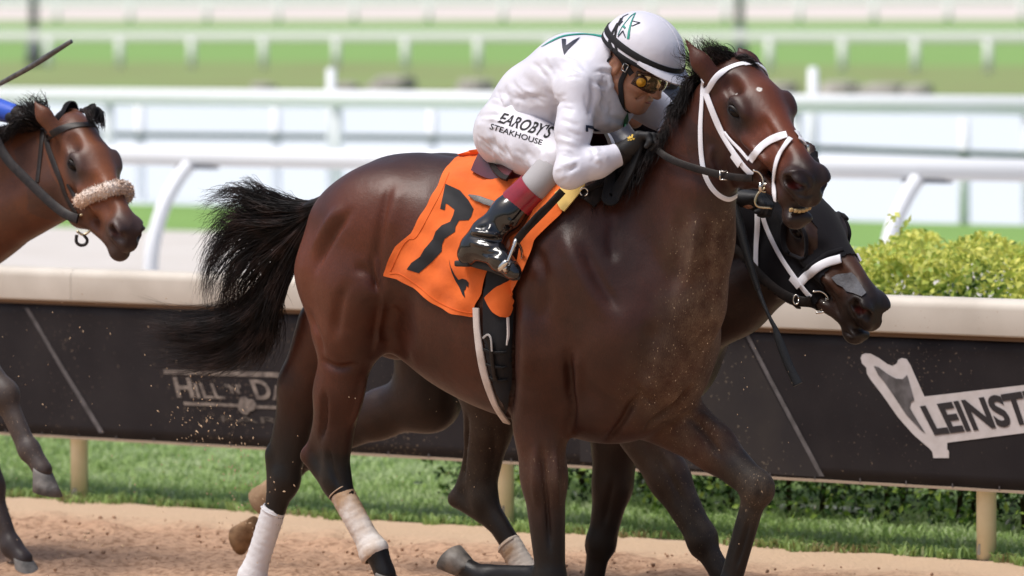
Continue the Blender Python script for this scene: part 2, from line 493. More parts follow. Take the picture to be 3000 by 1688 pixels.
def coat_mat(name, brown, brown2, dark, rough=.39, dirtcol=(.26, .18, .115)):
    M = bpy.data.materials.new(name); M.use_nodes = True
    n = M.node_tree.nodes; l = M.node_tree.links; p = n['Principled BSDF']
    tc = n.new('ShaderNodeTexCoord')
    def attr(k):
        a = n.new('ShaderNodeAttribute'); a.attribute_name = k; return a.outputs['Fac']
    def noise(sc, det=4, vec=None):
        t = n.new('ShaderNodeTexNoise'); t.inputs['Scale'].default_value = sc; t.inputs['Detail'].default_value = det
        l.new(vec or tc.outputs['Object'], t.inputs['Vector']); return t.outputs['Fac']
    def mix(f, a, b):
        x = n.new('ShaderNodeMix'); x.data_type = 'RGBA'; l.new(f, x.inputs[0])
        for i, c in ((6, a), (7, b)):
            if isinstance(c, tuple): x.inputs[i].default_value = (*c, 1)
            else: l.new(c, x.inputs[i])
        return x.outputs[2]
    def mr(f, a, b, c=0, d=1):
        r = n.new('ShaderNodeMapRange'); l.new(f, r.inputs[0])
        for i, v in enumerate((a, b, c, d)): r.inputs[i + 1].default_value = v
        return r.outputs[0]
    def mul(a, b):
        x = n.new('ShaderNodeMath'); x.operation = 'MULTIPLY'; l.new(a, x.inputs[0]); l.new(b, x.inputs[1]); return x.outputs[0]
    base = mix(mr(noise(5.0, 6), .35, .65), brown, brown2)
    base = mix(mr(noise(19.0, 5), .45, .75, 0, .45), base, tuple(c * .62 for c in brown2))
    base = mix(attr('rust'), base, tuple(min(1, c * k) for c, k in zip(brown, (1.9, 1.75, 1.5))))
    base = mix(attr('dark'), base, dark)
    mp = n.new('ShaderNodeMapping'); mp.inputs['Scale'].default_value = (1, 1, .25); l.new(tc.outputs['Object'], mp.inputs['Vector'])
    fine = noise(420, 3, mp.outputs[0])
    base = mix(mr(fine, .3, .7, 0, .35), base, tuple(c * .55 for c in dark))
    mp2 = n.new('ShaderNodeMapping'); mp2.inputs['Scale'].default_value = (1, 1, .55); mp2.inputs['Rotation'].default_value = (0, .5, 0); l.new(tc.outputs['Object'], mp2.inputs['Vector'])
    spk = mr(noise(170, 2, mp2.outputs[0]), .68, .72)
    dusty = mul(mr(noise(22, 9), .30, .72, .25, .85), attr('dirt'))
    base = mix(mul(dusty, mr(fine, .25, .75, .15, .95)), base, dirtcol)
    sp2 = mul(spk, mr(attr('dirt'), .04, .5, 0, .8))
    base = mix(sp2, base, (.42, .31, .2))
    base = mix(attr('pink'), base, (.10, .012, .010))
    base = mix(mr(mul(attr('white'), mr(noise(150, 4), .3, .6, .2, 1)), .25, .55), base, (.6, .56, .52))
    l.new(base, p.inputs['Base Color'])
    rg = n.new('ShaderNodeMath'); rg.operation = 'ADD'; rg.inputs[1].default_value = rough
    l.new(mul(attr('dirt'), attr('dirt')), rg.inputs[0]); l.new(rg.outputs[0], p.inputs['Roughness'])
    p.inputs['Specular IOR Level'].default_value = .30
    p.inputs['Sheen Weight'].default_value = .03; p.inputs['Sheen Roughness'].default_value = .4
    p.inputs['Sheen Tint'].default_value = (.8, .75, .72, 1)
    bm_ = n.new('ShaderNodeBump'); bm_.inputs['Strength'].default_value = .22; bm_.inputs['Distance'].default_value = .004
    l.new(fine, bm_.inputs['Height'])
    b2 = n.new('ShaderNodeBump'); b2.inputs['Strength'].default_value = .25; b2.inputs['Distance'].default_value = .012
    l.new(noise(14, 3), b2.inputs['Height']); l.new(b2.outputs[0], bm_.inputs['Normal'])
    l.new(bm_.outputs[0], p.inputs['Normal'])
    return M

def head_paint(V, h):
    a, n, l = h.loc(V).T
    near = (np.abs(l) < .16) & (a > -.05) & (a < .75) & (n < .12) & (n > -.36)
    dark = np.where(near, np.clip(sstep(a, .43, .58) * .78, 0, 1), 0)
    e = np.sqrt(((a - .225) / 1.25) ** 2 + (n + .068) ** 2)
    dark = np.maximum(dark, np.where(near, (1 - sstep(e, .03, .095)) * .92, 0))
    dark = np.maximum(dark, np.where(near & (n < -.19), .35, 0))
    no = np.sqrt((a - .566) ** 2 + (n + .054) ** 2 + ((np.abs(l) - .042) * .8) ** 2)
    pink = np.where(near, (1 - sstep(no, .012, .024)) * .55, 0)
    rust = np.where(near, sstep(a, .08, .2) * (1 - sstep(a, .44, .54)) * sstep(n, -.20, -.04) * 1.0, 0)
    return dark, pink, rust

def eyes(h, parent, m_lid=None):
    for sg in (1, -1):
        c = h.p(.222, -.063, sg * .0835)
        out = unit(sg * h.l * cos(.42) + h.f * sin(.42) + h.n * .10); ax = unit(h.f - out * (h.f @ out)); up = unit(h.n - out * (h.n @ out) - ax * (h.n @ ax))
        b = MB(); b.ball(c, (.0235 * h.s, .0185 * h.s, .0195 * h.s), 20, np.stack([ax, up, out], 1))
        e = b.build('eye', M_EYE, parent)
        lid = MB()
        for sgn, hh, rr in ((1, .0150, .0048), (-1, .0120, .0034)):
            T = np.linspace(0, pi, 13)
            pts = [c + h.s * (ax * (-.0240 * cos(t)) + up * (sgn * hh * sin(t) ** .8) + out * (.0085 + .0062 * sin(t))) for t in T]
            lid.tube(pts, [rr * (.45 + .55 * sin(t)) * h.s for t in T], 8)
        lid.build('eyelid', m_lid or M_LID, e)


def vnormals(V, Q):
    n = np.cross(V[Q[:, 2]] - V[Q[:, 0]], V[Q[:, 3]] - V[Q[:, 1]])
    N = np.zeros_like(V)
    for c in range(3):
        for k in range(4): N[:, c] += np.bincount(Q[:, k], n[:, c], len(V))
    return N / (np.linalg.norm(N, axis=1)[:, None] + 1e-12)

def hit(bvh, px, py, far=60.0):
    d = ray(px, py)
    p, n, i, t = bvh.ray_cast(Vector(CAMP), Vector(d).normalized(), far)
    return (np.array(p), np.array(n)) if p is not None else None

def hits(bvh, pts, n=6):
    """surveyed curve laid on a surface"""
    out = []
    for q in crom([(x, y, 0) for x, y in pts], n):
        h = hit(bvh, q[0], q[1])
        if h is not None: out.append(h)
    return np.array([h[0] for h in out]), np.array([h[1] for h in out])

def polydist(V, P):
    d = np.full(len(V), 9.0); side = np.zeros(len(V)); tt = np.zeros(len(V))
    box = ((V > P.min(0) - .15) & (V < P.max(0) + .15)).all(1); I = np.nonzero(box)[0]; X = V[I]
    L = np.r_[0, np.cumsum(np.linalg.norm(np.diff(P, axis=0), axis=1))]
    best = np.full(len(I), 9.0); sd_ = np.zeros(len(I)); t_ = np.zeros(len(I))
    for k in range(len(P) - 1):
        ba = P[k + 1] - P[k]; l2 = max(ba @ ba, 1e-12)
        h = np.clip(((X - P[k]) @ ba) / l2, 0, 1); e = X - P[k] - h[:, None] * ba
        dk = np.linalg.norm(e, axis=1); mk = dk < best
        best[mk] = dk[mk]; t_[mk] = (L[k] + h[mk] * L[k + 1] - h[mk] * L[k]) / L[-1]
        sd_[mk] = np.sign(np.cross(ba, e)[mk] @ (-V_F))
    d[I] = best; side[I] = sd_; tt[I] = t_
    return d, side, tt

def sculpt_lines(V, Q, lines, gain=1.5):
    """muscle edges, skin folds and veins: (photo curve, height, width, side) pressed into or raised from the skin; side +-1 keeps one flank of the line"""
    N = vnormals(V, Q); b = bvh_of(V, Q); D = np.zeros(len(V))
    for pts, hgt, wd, side in lines:
        P, _ = hits(b, pts)
        if len(P) < 2: continue
        d, sd_, t = polydist(V, P)
        prof = np.exp(-(d / wd) ** 2)
        if side: prof = np.where(sd_ == side, np.clip(1 - d / (2.2 * wd), 0, 1) ** 1.5, np.exp(-(d / (wd * .22)) ** 2))
        D += gain * hgt * prof * sstep(np.minimum(t, 1 - t), 0, .3)
    return V + N * D[:, None]
# ------------------------------------------------------------------ ground, water, fences
def sheet(name, x0, x1, y0, y1, z, m, kind='structure', label=None):
    o = mesh(name, [(x0, y0, z), (x1, y0, z), (x1, y1, z), (x0, y1, z)], [[0, 1, 2, 3]], m, None, False)
    return tag(o, label, None, None, kind)

M_DIRT = mat('track_dirt', (.46, .295, .195), .95, .1, col2=(.27, .160, .100), scale=34, detail=9, bump=.9, bscale=70, mix=(.44, .66))
M_DIRTP = mat('packed_dirt', (.54, .40, .28), .95, .1, col2=(.46, .33, .22), scale=5, detail=8, bump=.5, bscale=40)
M_SAND = mat('pale_sand', (.56, .53, .50), .95, .1, col2=(.51, .475, .44), scale=1.2, detail=6, bump=.2, bscale=30)
M_SOIL = mat('verge_soil', (.14, .20, .06), .95, .1, col2=(.08, .10, .035), scale=12, bump=.5, bscale=40)
M_TURF = mat('turf', (.20, .335, .095), .9, .15, col2=(.175, .30, .085), scale=.8, detail=6, bump=.3, bscale=60)
M_BANK = mat('bank_grass', (.22, .30, .115), .95, .1, col2=(.22, .215, .11), scale=.35, detail=6, mix=(.4, .7))
M_FARTURF = mat('far_turf', (.21, .345, .115), .95, .1, col2=(.19, .31, .10), scale=.2, detail=4)
M_FARSAND = mat('far_sand', (.62, .56, .53), .95, .1, col2=(.57, .51, .48), scale=.1, detail=4)
M_FAR = mat('far_field', (.36, .42, .36), .95, .1)
M_WATER = mat('pond_water', (.82, .87, .90), .30, .5, bump=.05, bscale=6)  # whitish base colour carries the reflection of the pale sky

Y_F = 18.0
ys_ = lambda px, py: float(G(px, py)[1])
Y1, Y2, Y3, Y4, Y5, Y6, Y7, Y8 = 38.6, 43.2, ys_(0, 262), ys_(0, 182), ys_(0, 118), ys_(0, 84), ys_(0, 62), ys_(0, 20)

def track():
    xs = np.arange(-18.6, -9.4, .022); ys = np.arange(13.6, 17.99, .022)
    X, Y = np.meshgrid(xs, ys, indexing='ij')
    Z = np.zeros_like(X)
    for k in range(5):                                   # harrowed clods and hoof-broken cushion
        n = rng.normal(size=X.shape)
        r = [1, 2, 3, 6, 14][k]
        F = np.fft.rfft2(n); fx = np.fft.fftfreq(X.shape[0])[:, None]; fy = np.fft.rfftfreq(X.shape[1])[None, :]
        n = np.fft.irfft2(F * np.exp(-(fx ** 2 + (fy * (1.6 if k > 2 else 1)) ** 2) * (r * 4.5) ** 2), X.shape); n /= n.std()
        Z += n * [.0030, .0046, .0040, .0022, .0022][k]
    loose = 1 - sstep(Y, 17.35, 17.62)
    Z = Z * 1.5 * (.16 + .84 * loose) - .012 + .010 * sstep(Y, 17.3, 17.6) + .0
    nx, ny = X.shape; I = np.arange(nx * ny).reshape(nx, ny)
    Q = np.stack([I[:-1, :-1], I[1:, :-1], I[1:, 1:], I[:-1, 1:]], -1).reshape(-1, 4)
    M = M_DIRT
    n = M.node_tree.nodes; l = M.node_tree.links; p = n['Principled BSDF']
    src = p.inputs['Base Color'].links[0].from_socket
    a = n.new('ShaderNodeAttribute'); a.attribute_name = 'packed'
    x = n.new('ShaderNodeMix'); x.data_type = 'RGBA'; x.inputs[7].default_value = (.50, .365, .25, 1)
    l.new(a.outputs['Fac'], x.inputs[0]); l.new(src, x.inputs[6]); l.new(x.outputs[2], p.inputs['Base Color'])
    pk = (sstep(Y, 17.2, 17.62) * .9)
    o = mesh('dirt_track', np.stack([X, Y, Z], -1).reshape(-1, 3), Q, M, None, True, dict(packed=pk.ravel()))
    tag(o, kind='structure')
track()
sheet('dirt_track_surround', -400, -18.6, -20, 18.0, -.014, M_DIRTP); sheet('dirt_track_surround', -9.4, 60, -20, 18.0, -.014, M_DIRTP)
sheet('dirt_track_surround', -18.6, -9.4, -20, 13.6, -.014, M_DIRTP)
sheet('verge_soil', -400, 60, 18.0, 21.8, -.004, M_SOIL)
sheet('sand_track', -400, 60, 21.8, Y1, -.002, M_SAND)
sheet('turf_strip', -400, 60, Y1, Y2, 0, M_TURF)
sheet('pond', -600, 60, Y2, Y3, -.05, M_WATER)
sheet('pond_bank', -700, 60, Y3, Y4, .03, M_BANK)
sheet('infield_turf', -900, 60, Y4, Y6 - 30, .0, M_FARTURF)
sheet('infield_turf', -1200, 60, Y6 - 30, Y7, .0, M_FARTURF)
sheet('far_track', -1800, 60, Y7, Y8, .0, M_FARSAND)
sheet('far_field', -3000, 200, Y8, 2600, .0, M_FAR)

def clods():
    vs, fs = [], []
    b = MB()
    for i in range(900):
        x, y = rng.uniform(-17.6, -10.4), rng.uniform(15.0, 17.5)
        r = .003 + .008 * rng.random() ** 3
        bm = bmesh.new(); bmesh.ops.create_icosphere(bm, subdivisions=1, radius=r)
        for v in bm.verts: v.co = v.co * rng.uniform(.7, 1.25)
        bm.verts.index_update()
        b.add([v.co + Vector((x, y, .002)) for v in bm.verts], [[v.index for v in f.verts] for f in bm.faces]); bm.free()
    tag(b.build('dirt_clods', M_DIRT, None, True), 'small loose clods of reddish dirt strewn over the track', 'dirt', kind='stuff')
clods()

# ---- grass verge under the sponsor fence
def leafmat(name, cols, rough=.5, trans=.25):
    M = bpy.data.materials.new(name); M.use_nodes = True
    n = M.node_tree.nodes; l = M.node_tree.links; p = n['Principled BSDF']
    a = n.new('ShaderNodeAttribute'); a.attribute_name = 'tint'
    r = n.new('ShaderNodeValToRGB'); e = r.color_ramp.elements
    for i, (t, c) in enumerate(cols):
        x = e[i] if i < 2 else e.new(t)
        x.position = t; x.color = (*c, 1)
    l.new(a.outputs['Fac'], r.inputs[0]); l.new(r.outputs[0], p.inputs['Base Color'])
    p.inputs['Roughness'].default_value = rough; p.inputs['Specular IOR Level'].default_value = .35
    tr = n.new('ShaderNodeBsdfTranslucent'); l.new(r.outputs[0], tr.inputs['Color'])
    mx = n.new('ShaderNodeMixShader'); mx.inputs[0].default_value = trans
    l.new(p.outputs[0], mx.inputs[1]); l.new(tr.outputs[0], mx.inputs[2])
    l.new(mx.outputs[0], n['Material Output'].inputs['Surface'])
    return M

def blades(name, n, fx, m, hmin, hmax, w):
    P = fx(n); n = len(P)
    h = rng.uniform(hmin, hmax, n) * P[:, 3]; a = rng.uniform(0, 2 * pi, n); ln = rng.uniform(.2, 1.25, n); b = rng.uniform(0, 2 * pi, n)
    sx, sy = np.cos(a) * w, np.sin(a) * w; lx, ly = np.cos(b) * ln * h, np.sin(b) * ln * h
    base = P[:, :3]
    z0 = np.zeros(n)
    v0 = base + np.stack([-sx, -sy, z0], 1); v1 = base + np.stack([sx, sy, z0], 1)
    mid = base + np.stack([lx * .35, ly * .35, h * .6], 1)
    v2 = mid + np.stack([sx, sy, z0], 1) * .8; v3 = mid - np.stack([sx, sy, z0], 1) * .8
    tip = base + np.stack([lx, ly, h * np.maximum(.45, 1 - .4 * ln)], 1)
    v4 = tip + np.stack([sx, sy, z0], 1) * .15; v5 = tip - np.stack([sx, sy, z0], 1) * .15
    V = np.stack([v0, v1, v2, v3, v4, v5], 1).reshape(-1, 3)
    i = np.arange(n) * 6
    Q = np.vstack([np.stack([i, i + 1, i + 2, i + 3], 1), np.stack([i + 3, i + 2, i + 4, i + 5], 1)])
    t = np.clip(P[:, 4] + rng.normal(0, .13, n), 0, 1)
    return mesh(name, V, Q, m, None, True, dict(tint=np.repeat(t, 6)))

def verge_points(n):
    x = rng.uniform(-20.5, -10.2, n); y = 17.93 + 3.7 * rng.random(n) ** 1.25
    edge = .05 * np.sin(x * 5.1) + .035 * np.sin(x * 13.7 + 1) + .02 * np.sin(x * 31)
    y = y + edge * (y < 18.4)
    cl = .5 + .5 * np.sin(x * 7.3 + 2 * np.sin(y * 5)) * np.sin(y * 8.1 + 1.7 * np.sin(x * 4))
    front = 1 - sstep(y, 17.95, 18.12)
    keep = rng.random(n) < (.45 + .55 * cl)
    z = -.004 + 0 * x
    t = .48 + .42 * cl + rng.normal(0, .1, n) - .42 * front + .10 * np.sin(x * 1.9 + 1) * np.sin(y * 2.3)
    return np.stack([x, y, z, .75 + .5 * cl + .0 * x, np.clip(t, 0, 1)], 1)[keep]
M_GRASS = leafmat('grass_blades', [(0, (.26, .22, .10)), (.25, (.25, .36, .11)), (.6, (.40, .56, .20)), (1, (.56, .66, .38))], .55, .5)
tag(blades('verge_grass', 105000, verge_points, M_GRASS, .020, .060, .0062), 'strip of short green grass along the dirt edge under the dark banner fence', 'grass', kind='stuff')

# ---- hedge behind the fence
def leaves(name, C_, N_, size, tint, m, parent):
    n = len(C_)
    a = rng.normal(size=(n, 3)) * .7 + N_; a /= np.linalg.norm(a, axis=1)[:, None]
    t = np.cross(a, rng.normal(size=(n, 3))); t /= np.linalg.norm(t, axis=1)[:, None]; b = np.cross(a, t)
    s = size[:, None]
    v = [C_ - t * s * .5, C_ - t * s * .05 + b * s * .26 + a * s * .06, C_ + t * s * .5 - a * s * .05, C_ - t * s * .05 - b * s * .26 + a * s * .06]
    V = np.stack(v, 1).reshape(-1, 3); i = np.arange(n) * 4
    Q = np.vstack([np.stack([i, i + 1, i + 2], 1), np.stack([i, i + 2, i + 3], 1)])
    return mesh(name, V, Q, m, parent, False, dict(tint=np.repeat(np.clip(tint, 0, 1), 4)))
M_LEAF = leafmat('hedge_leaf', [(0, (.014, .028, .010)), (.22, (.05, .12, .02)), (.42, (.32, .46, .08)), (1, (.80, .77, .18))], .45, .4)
M_WOOD = mat('twig_bark', (.09, .06, .04), .9, .2, col2=(.05, .035, .02), scale=30)
def hedge():
    t = empty('hedge', (-12.2, 19.2, 0), 'clipped hedge with golden yellow-green leaves behind the dark banner fence', 'hedge')
    n = 105000
    x = rng.uniform(-15.1, -9.9, n); y = 18.68 + .97 * rng.random(n)
    bump = .05 * np.sin(x * 4.3) + .045 * np.sin(x * 9.1 + 2) + .03 * np.sin(x * 17 + y * 9)
    top = 1.055 + bump
    z = .02 + (top - .02) * (1 - rng.random(n) ** 1.35 * .99)
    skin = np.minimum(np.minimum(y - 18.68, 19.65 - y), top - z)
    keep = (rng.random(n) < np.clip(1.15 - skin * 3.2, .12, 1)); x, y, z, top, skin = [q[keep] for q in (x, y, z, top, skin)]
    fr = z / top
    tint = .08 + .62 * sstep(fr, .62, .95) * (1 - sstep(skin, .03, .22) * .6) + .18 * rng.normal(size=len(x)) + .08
    sp = np.array([W(2640, 690, 19.1)[0]])
    for s0 in list(rng.uniform(-13.4, -10.2, 26)) + [sp[0]] * 1:
        k = 34; big = s0 == sp[0]; hh = .22 if big else rng.uniform(.04, .12)
        yy = 19.1 if big else rng.uniform(18.75, 19.5)
        u = rng.random(k); x = np.r_[x, s0 + rng.normal(0, .028, k)]; y = np.r_[y, yy + rng.normal(0, .03, k)]
        z = np.r_[z, .99 + hh * u]; tint = np.r_[tint, rng.uniform(.5, .95, k)]
    C_ = np.stack([x, y, z], 1)
    N_ = np.stack([rng.normal(0, .3, len(x)), -.5 + 0 * x, .6 + 0 * x], 1)
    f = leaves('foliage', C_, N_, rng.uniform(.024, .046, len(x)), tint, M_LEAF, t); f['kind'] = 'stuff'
    b = MB()
    for i in range(36):
        x0, y0 = rng.uniform(-15, -10), rng.uniform(18.85, 19.5)
        b.tube([(x0, y0, 0), (x0 + rng.normal(0, .05), y0 + rng.normal(0, .05), .4), (x0 + rng.normal(0, .12), y0 + rng.normal(0, .1), .9)], [.012, .009, .004], 5)
    o = b.build('stems', M_WOOD, t); o['kind'] = 'stuff'
hedge()

# ---- sponsor fence beside the dirt track
M_RAIL = mat('beige_rail', (.60, .55, .48), .55, .4, col2=(.50, .45, .385), scale=5, detail=6, mix=(.35, .75), speck=((.40, .30, .21), 70, .86, .7))
M_POST = mat('cream_post', (.90, .82, .60), .5, .3, col2=(.80, .70, .48), scale=7, detail=7, bump=.1)
M_STAIN = mat('post_stain', (.22, .20, .17), .8, .2)
M_VINYL = mat('banner_vinyl', (.015, .0125, .0145), .62, .2, col2=(.023, .0195, .021), scale=4, detail=8, bump=.05, bscale=120, speck=((.24, .18, .13), 95, .855, .75))
M_VINYL2 = mat('banner_vinyl_worn', (.026, .023, .025), .7, .2, col2=(.037, .032, .031), scale=5, detail=8, speck=((.20, .16, .12), 60, .84, .6))
M_FAINT = mat('print_faint', (.10, .085, .075), .7, .2)
M_TAN = mat('tan_trim', (.36, .28, .21), .7, .3)
M_RAILSHADE = mat('brown_shadow', (.20, .125, .075), .7, .3)
M_PRINT = mat('print_pale', (.58, .54, .54), .65, .3, col2=(.52, .48, .47), scale=25, detail=6)
M_PRINTW = mat('print_worn', (.26, .22, .19), .7, .3, col2=(.12, .10, .09), scale=30, detail=6)
M_GREYP = mat('print_grey', (.14, .13, .135), .7, .3, col2=(.07, .065, .065), scale=20)
M_DARKP = mat('print_dark', (.030, .026, .028), .65, .3)
zt, zf, zb = W(0, 778, Y_F)[2], W(0, 872, Y_F)[2], W(0, 1264, Y_F)[2]
F_ROOT = empty('sponsor_fence', (-14.14, Y_F, 0), 'low dark banner fence with pale beige top rail beside the dirt track', 'fence')
XL, XR = -19.2, -9.7
def fence():
    n = 0
    x = -19.24
    while x < XR:
        prof = []
        for cy, cz, a0 in ((.042, zt - .036, 0), (-.042, zt - .036, 90), (-.067, zf + .008, 180), (.067, zf + .008, 270)):
            r_ = .036 if cz > (zt + zf) / 2 else .008
            prof += [(Y_F + cy + (r_ * cos(radians(a0 + t))), cz + r_ * sin(radians(a0 + t))) for t in (0, 22, 45, 68, 90)]
        n_ = len(prof); b = MB()
        b.add([(xx, p_[0], p_[1]) for xx in (x, x + .9775) for p_ in prof], [[k, (k + 1) % n_, n_ + (k + 1) % n_, n_ + k] for k in range(n_)] + [list(range(n_))[::-1], [n_ + k for k in range(n_)]])
        o_ = b.build('top_rail', M_RAIL, F_ROOT); md = o_.modifiers.new('edges', 'EDGE_SPLIT'); md.split_angle = radians(40)
        x += .98
    b = MB(); b.box(((XL + XR) / 2, Y_F + .0, zf - .008), (XR - XL, .11, .016)); b.build('rail_shadow_line', M_RAILSHADE, F_ROOT, False)  # brown strip standing in for the shadow line under the top rail
    for xp in (-18.5, -16.35, -14.12, -11.88, -9.8):
        b = MB(); b.tube([(xp, Y_F + .02, -.02), (xp, Y_F + .02, zf - .02)], .037, 18); po = b.build('post', M_POST, F_ROOT)
        b = MB()
        for k in range(3):
            a = rng.uniform(-1.2, 1.2); hh = rng.uniform(.03, .10)
            vs = [(xp + .0378 * sin(a + da * .22), Y_F + .02 - .0378 * cos(a + da * .22), .015 + hz * hh) for hz in (0, .5, 1) for da in (-1, 0, 1)]
            vs[6] = vs[7]; 
            b.add(vs, [[0, 1, 4, 3], [1, 2, 5, 4], [3, 4, 7, 6], [4, 5, 8, 7]])
        b.build('stain', M_STAIN, po)
    # banner cloth, sagging a little between its ties
    xs = np.arange(XL, XR, .05); zs = np.linspace(zb, zf - .012, 12)
    def yb(x, z): return Y_F - .046 + .006 * np.sin(x * 5.7) * (z - zb) * 4 * (zf - z) + .003 * np.sin(x * 21 + z * 5)
    X, Z = np.meshgrid(xs, zs, indexing='ij'); V = np.stack([X, yb(X, Z), Z], -1).reshape(-1, 3)
    I = np.arange(X.size).reshape(X.shape); Q = np.stack([I[:-1, :-1], I[1:, :-1], I[1:, 1:], I[:-1, 1:]], -1).reshape(-1, 4)
    o = mesh('banner', V, Q, M_VINYL, F_ROOT)
    md = o.modifiers.new('thickness', 'SOLIDIFY'); md.thickness = .004; md.offset = -1
    def onb(pts, off):
        out = []
        for px, py in pts:
            p = W(px, py, Y_F - .046); p[1] = yb(p[0], p[2]) - off; out.append(p)
        return out
    def patch(name, polys, m, off, sub=0):
        """flat print on the banner, traced outlines filled as faces"""
        V_, F_ = [], []
        for poly in polys:
            xy, tr, _ = polynet(poly, 14.0); k = len(V_)
            V_ += onb([(q[0], q[1]) for q in xy], off); F_ += [[i + k for i in t] for t in tr]
        return mesh(name, V_, F_, m, o, False)
    patch('worn_panel', [[(2160, 955), (2402, 1398), (1700, 1352), (1700, 935)]], M_VINYL2, .0014, 5)
    for a, c in (((78, 902), (298, 1268)), ((2178, 958), (2408, 1396))):
        patch('diagonal_line', [[(a[0] - 6, a[1]), (a[0] + 6, a[1]), (c[0] + 7, c[1]), (c[0] - 7, c[1])]], M_GREYP, .0034, 4)
    b = MB(); b.box(((XL + XR) / 2, Y_F - .046, zb - .004), (XR - XL, .014, .010)); b.build('hem', M_TAN, F_ROOT, False)
    for k in range(34):
        xt = -16.9 + k * .205
        b = MB(); b.box((xt, Y_F - .053, zb + .006), (.004, .003, .016)); b.build('tie', M_GREYP, F_ROOT, False)
    def onb2(P, off): return [(p_[0], yb(p_[0], p_[2]) - off, p_[2]) for p_ in P]
    return o, onb, patch, onb2
BANNER, onb, bpatch, onb2 = fence()

def text_tris(s, shear=0.0, bold=0.0):
    cu = bpy.data.curves.new('t', 'FONT'); cu.body = s; cu.size = 1.0; cu.shear = shear; cu.offset = bold; cu.resolution_u = 4; cu.fill_mode = 'FRONT'
    ob = bpy.data.objects.new('t', cu); COL.objects.link(ob)
    bpy.context.view_layer.update()
    me = ob.evaluated_get(bpy.context.evaluated_depsgraph_get()).to_mesh()
    bm = bmesh.new(); bm.from_mesh(me); bmesh.ops.triangulate(bm, faces=bm.faces[:])
    V = np.array([v.co[:2] for v in bm.verts]); bm.verts.index_update(); T = [[v.index for v in f.verts] for f in bm.faces]
    bm.free(); bpy.data.objects.remove(ob); bpy.data.curves.remove(cu)
    lo, hi = V.min(0), V.max(0); V = (V - lo) / (hi - lo)
    return V, T
def quadmap(V, bl, br, tr, tl):
    bl, br, tr, tl = [np.asarray(q, float) for q in (bl, br, tr, tl)]
    u, v = V[:, :1], V[:, 1:2]
    return (1 - u) * (1 - v) * bl + u * (1 - v) * br + u * v * tr + (1 - u) * v * tl
def banner_text(s, bl, br, tr, tl, m, off=.007, **k):
    V, T = text_tris(s, **k); P = quadmap(V, bl, br, tr, tl)
    bm = bmesh.new(); vs = [bm.verts.new([float(c) for c in q]) for q in onb(P.tolist(), off)]
    for t in T: bm.faces.new([vs[i] for i in t])
    for _ in range(3):
        bmesh.ops.subdivide_edges(bm, edges=[e for e in bm.edges if e.calc_length() > .05], cuts=1); bmesh.ops.triangulate(bm, faces=bm.faces[:])
    Q_ = [tuple(v.co) for v in bm.verts]; bm.verts.index_update(); F_ = [[v.index for v in f.verts] for f in bm.faces]; bm.free()
    ps = onb2(Q_, off); mesh('lettering', ps, F_, m, BANNER, False)

# harp sign with slanted name board
sx, sy = lambda x: 2200 + x * .5093, lambda y: 950 + y * .5093
tr_ = lambda L: [(sx(a), sy(b)) for a, b in L]
harp = tr_([(660, 168), (690, 170), (740, 196), (790, 230), (820, 240), (845, 225), (852, 205), (872, 194), (900, 200), (922, 235), (945, 290), (1000, 416), (1571, 350), (1600, 346), (1600, 622), (1571, 626), (1128, 682), (1128, 720), (1138, 730), (1138, 770), (1052, 770), (1046, 735), (1030, 715), (940, 635), (850, 535), (760, 410), (690, 320), (668, 285), (664, 250), (640, 225), (632, 195), (640, 175)])
bpatch('harp_emblem', [harp], M_PRINT, .0025, 4)
bpatch('harp_strings', [tr_([(708, 240), (735, 245), (790, 285), (840, 312), (880, 315), (905, 290), (925, 360), (945, 436), (925, 450), (920, 480), (1010, 630), (985, 610), (900, 520), (830, 415), (770, 330), (735, 290)])], M_GREYP, .0045, 3)
LTR = M_DARKP
banner_text('LEINSTER', (sx(1060), sy(640)), (sx(1830), sy(548)), (sx(1775), sy(352)), (sx(975), sy(470)), M_DARKP, .0048, bold=.035)
# worn two-line sign
x4, y4 = lambda x: x * .6267, lambda y: 780 + y * .6267
q4 = lambda L: [(x4(a), y4(b)) for a, b in L]
bpatch('sign_bar', [q4([(765, 482), (1600, 505), (1600, 530), (770, 504)])], M_PRINTW, .0025, 4)
bpatch('sign_bar', [q4([(862, 634), (1120, 644), (1120, 658), (866, 650)]), q4([(1190, 650), (1600, 662), (1600, 676), (1190, 666)])], M_PRINTW, .0025, 4)
BP = lambda s, a, b, c, d, **k: banner_text(s, *q4([a, b, c, d]), M_PRINTW, .0030, **k)
BP("H", (835, 614), (915, 617), (893, 520), (812, 517), bold=.03)
BP("ILL", (925, 617), (1060, 621), (1030, 550), (905, 546), bold=.02)
BP("'N'", (1080, 596), (1140, 598), (1125, 552), (1050, 549), bold=.02)
BP("D", (1200, 624), (1275, 626), (1250, 532), (1165, 529), bold=.03)
BP("ALE", (1275, 626), (1450, 632), (1425, 560), (1255, 556), bold=.02)
em = q4([(1120, 640), (1128, 612), (1150, 608), (1165, 622), (1185, 622), (1200, 645), (1190, 672), (1170, 680), (1160, 696), (1140, 690), (1118, 668)])
bpatch('leaf_emblem', [em], M_PRINTW, .0042, 2)
banner_text("FARM", *q4([(1040, 728), (1420, 742), (1412, 712), (1034, 698)]), M_FAINT, .0030)

# pale pipe in the grass
b = MB(); b.tube([G(2290, 1488, .02), G(2400, 1492, .02), G(2560, 1500, .02)], .016, 10)
tag(b.build('pipe', mat('pale_pipe', (.6, .62, .62), .5), None), 'thin pale pipe lying in the grass below the hedge', 'pipe')

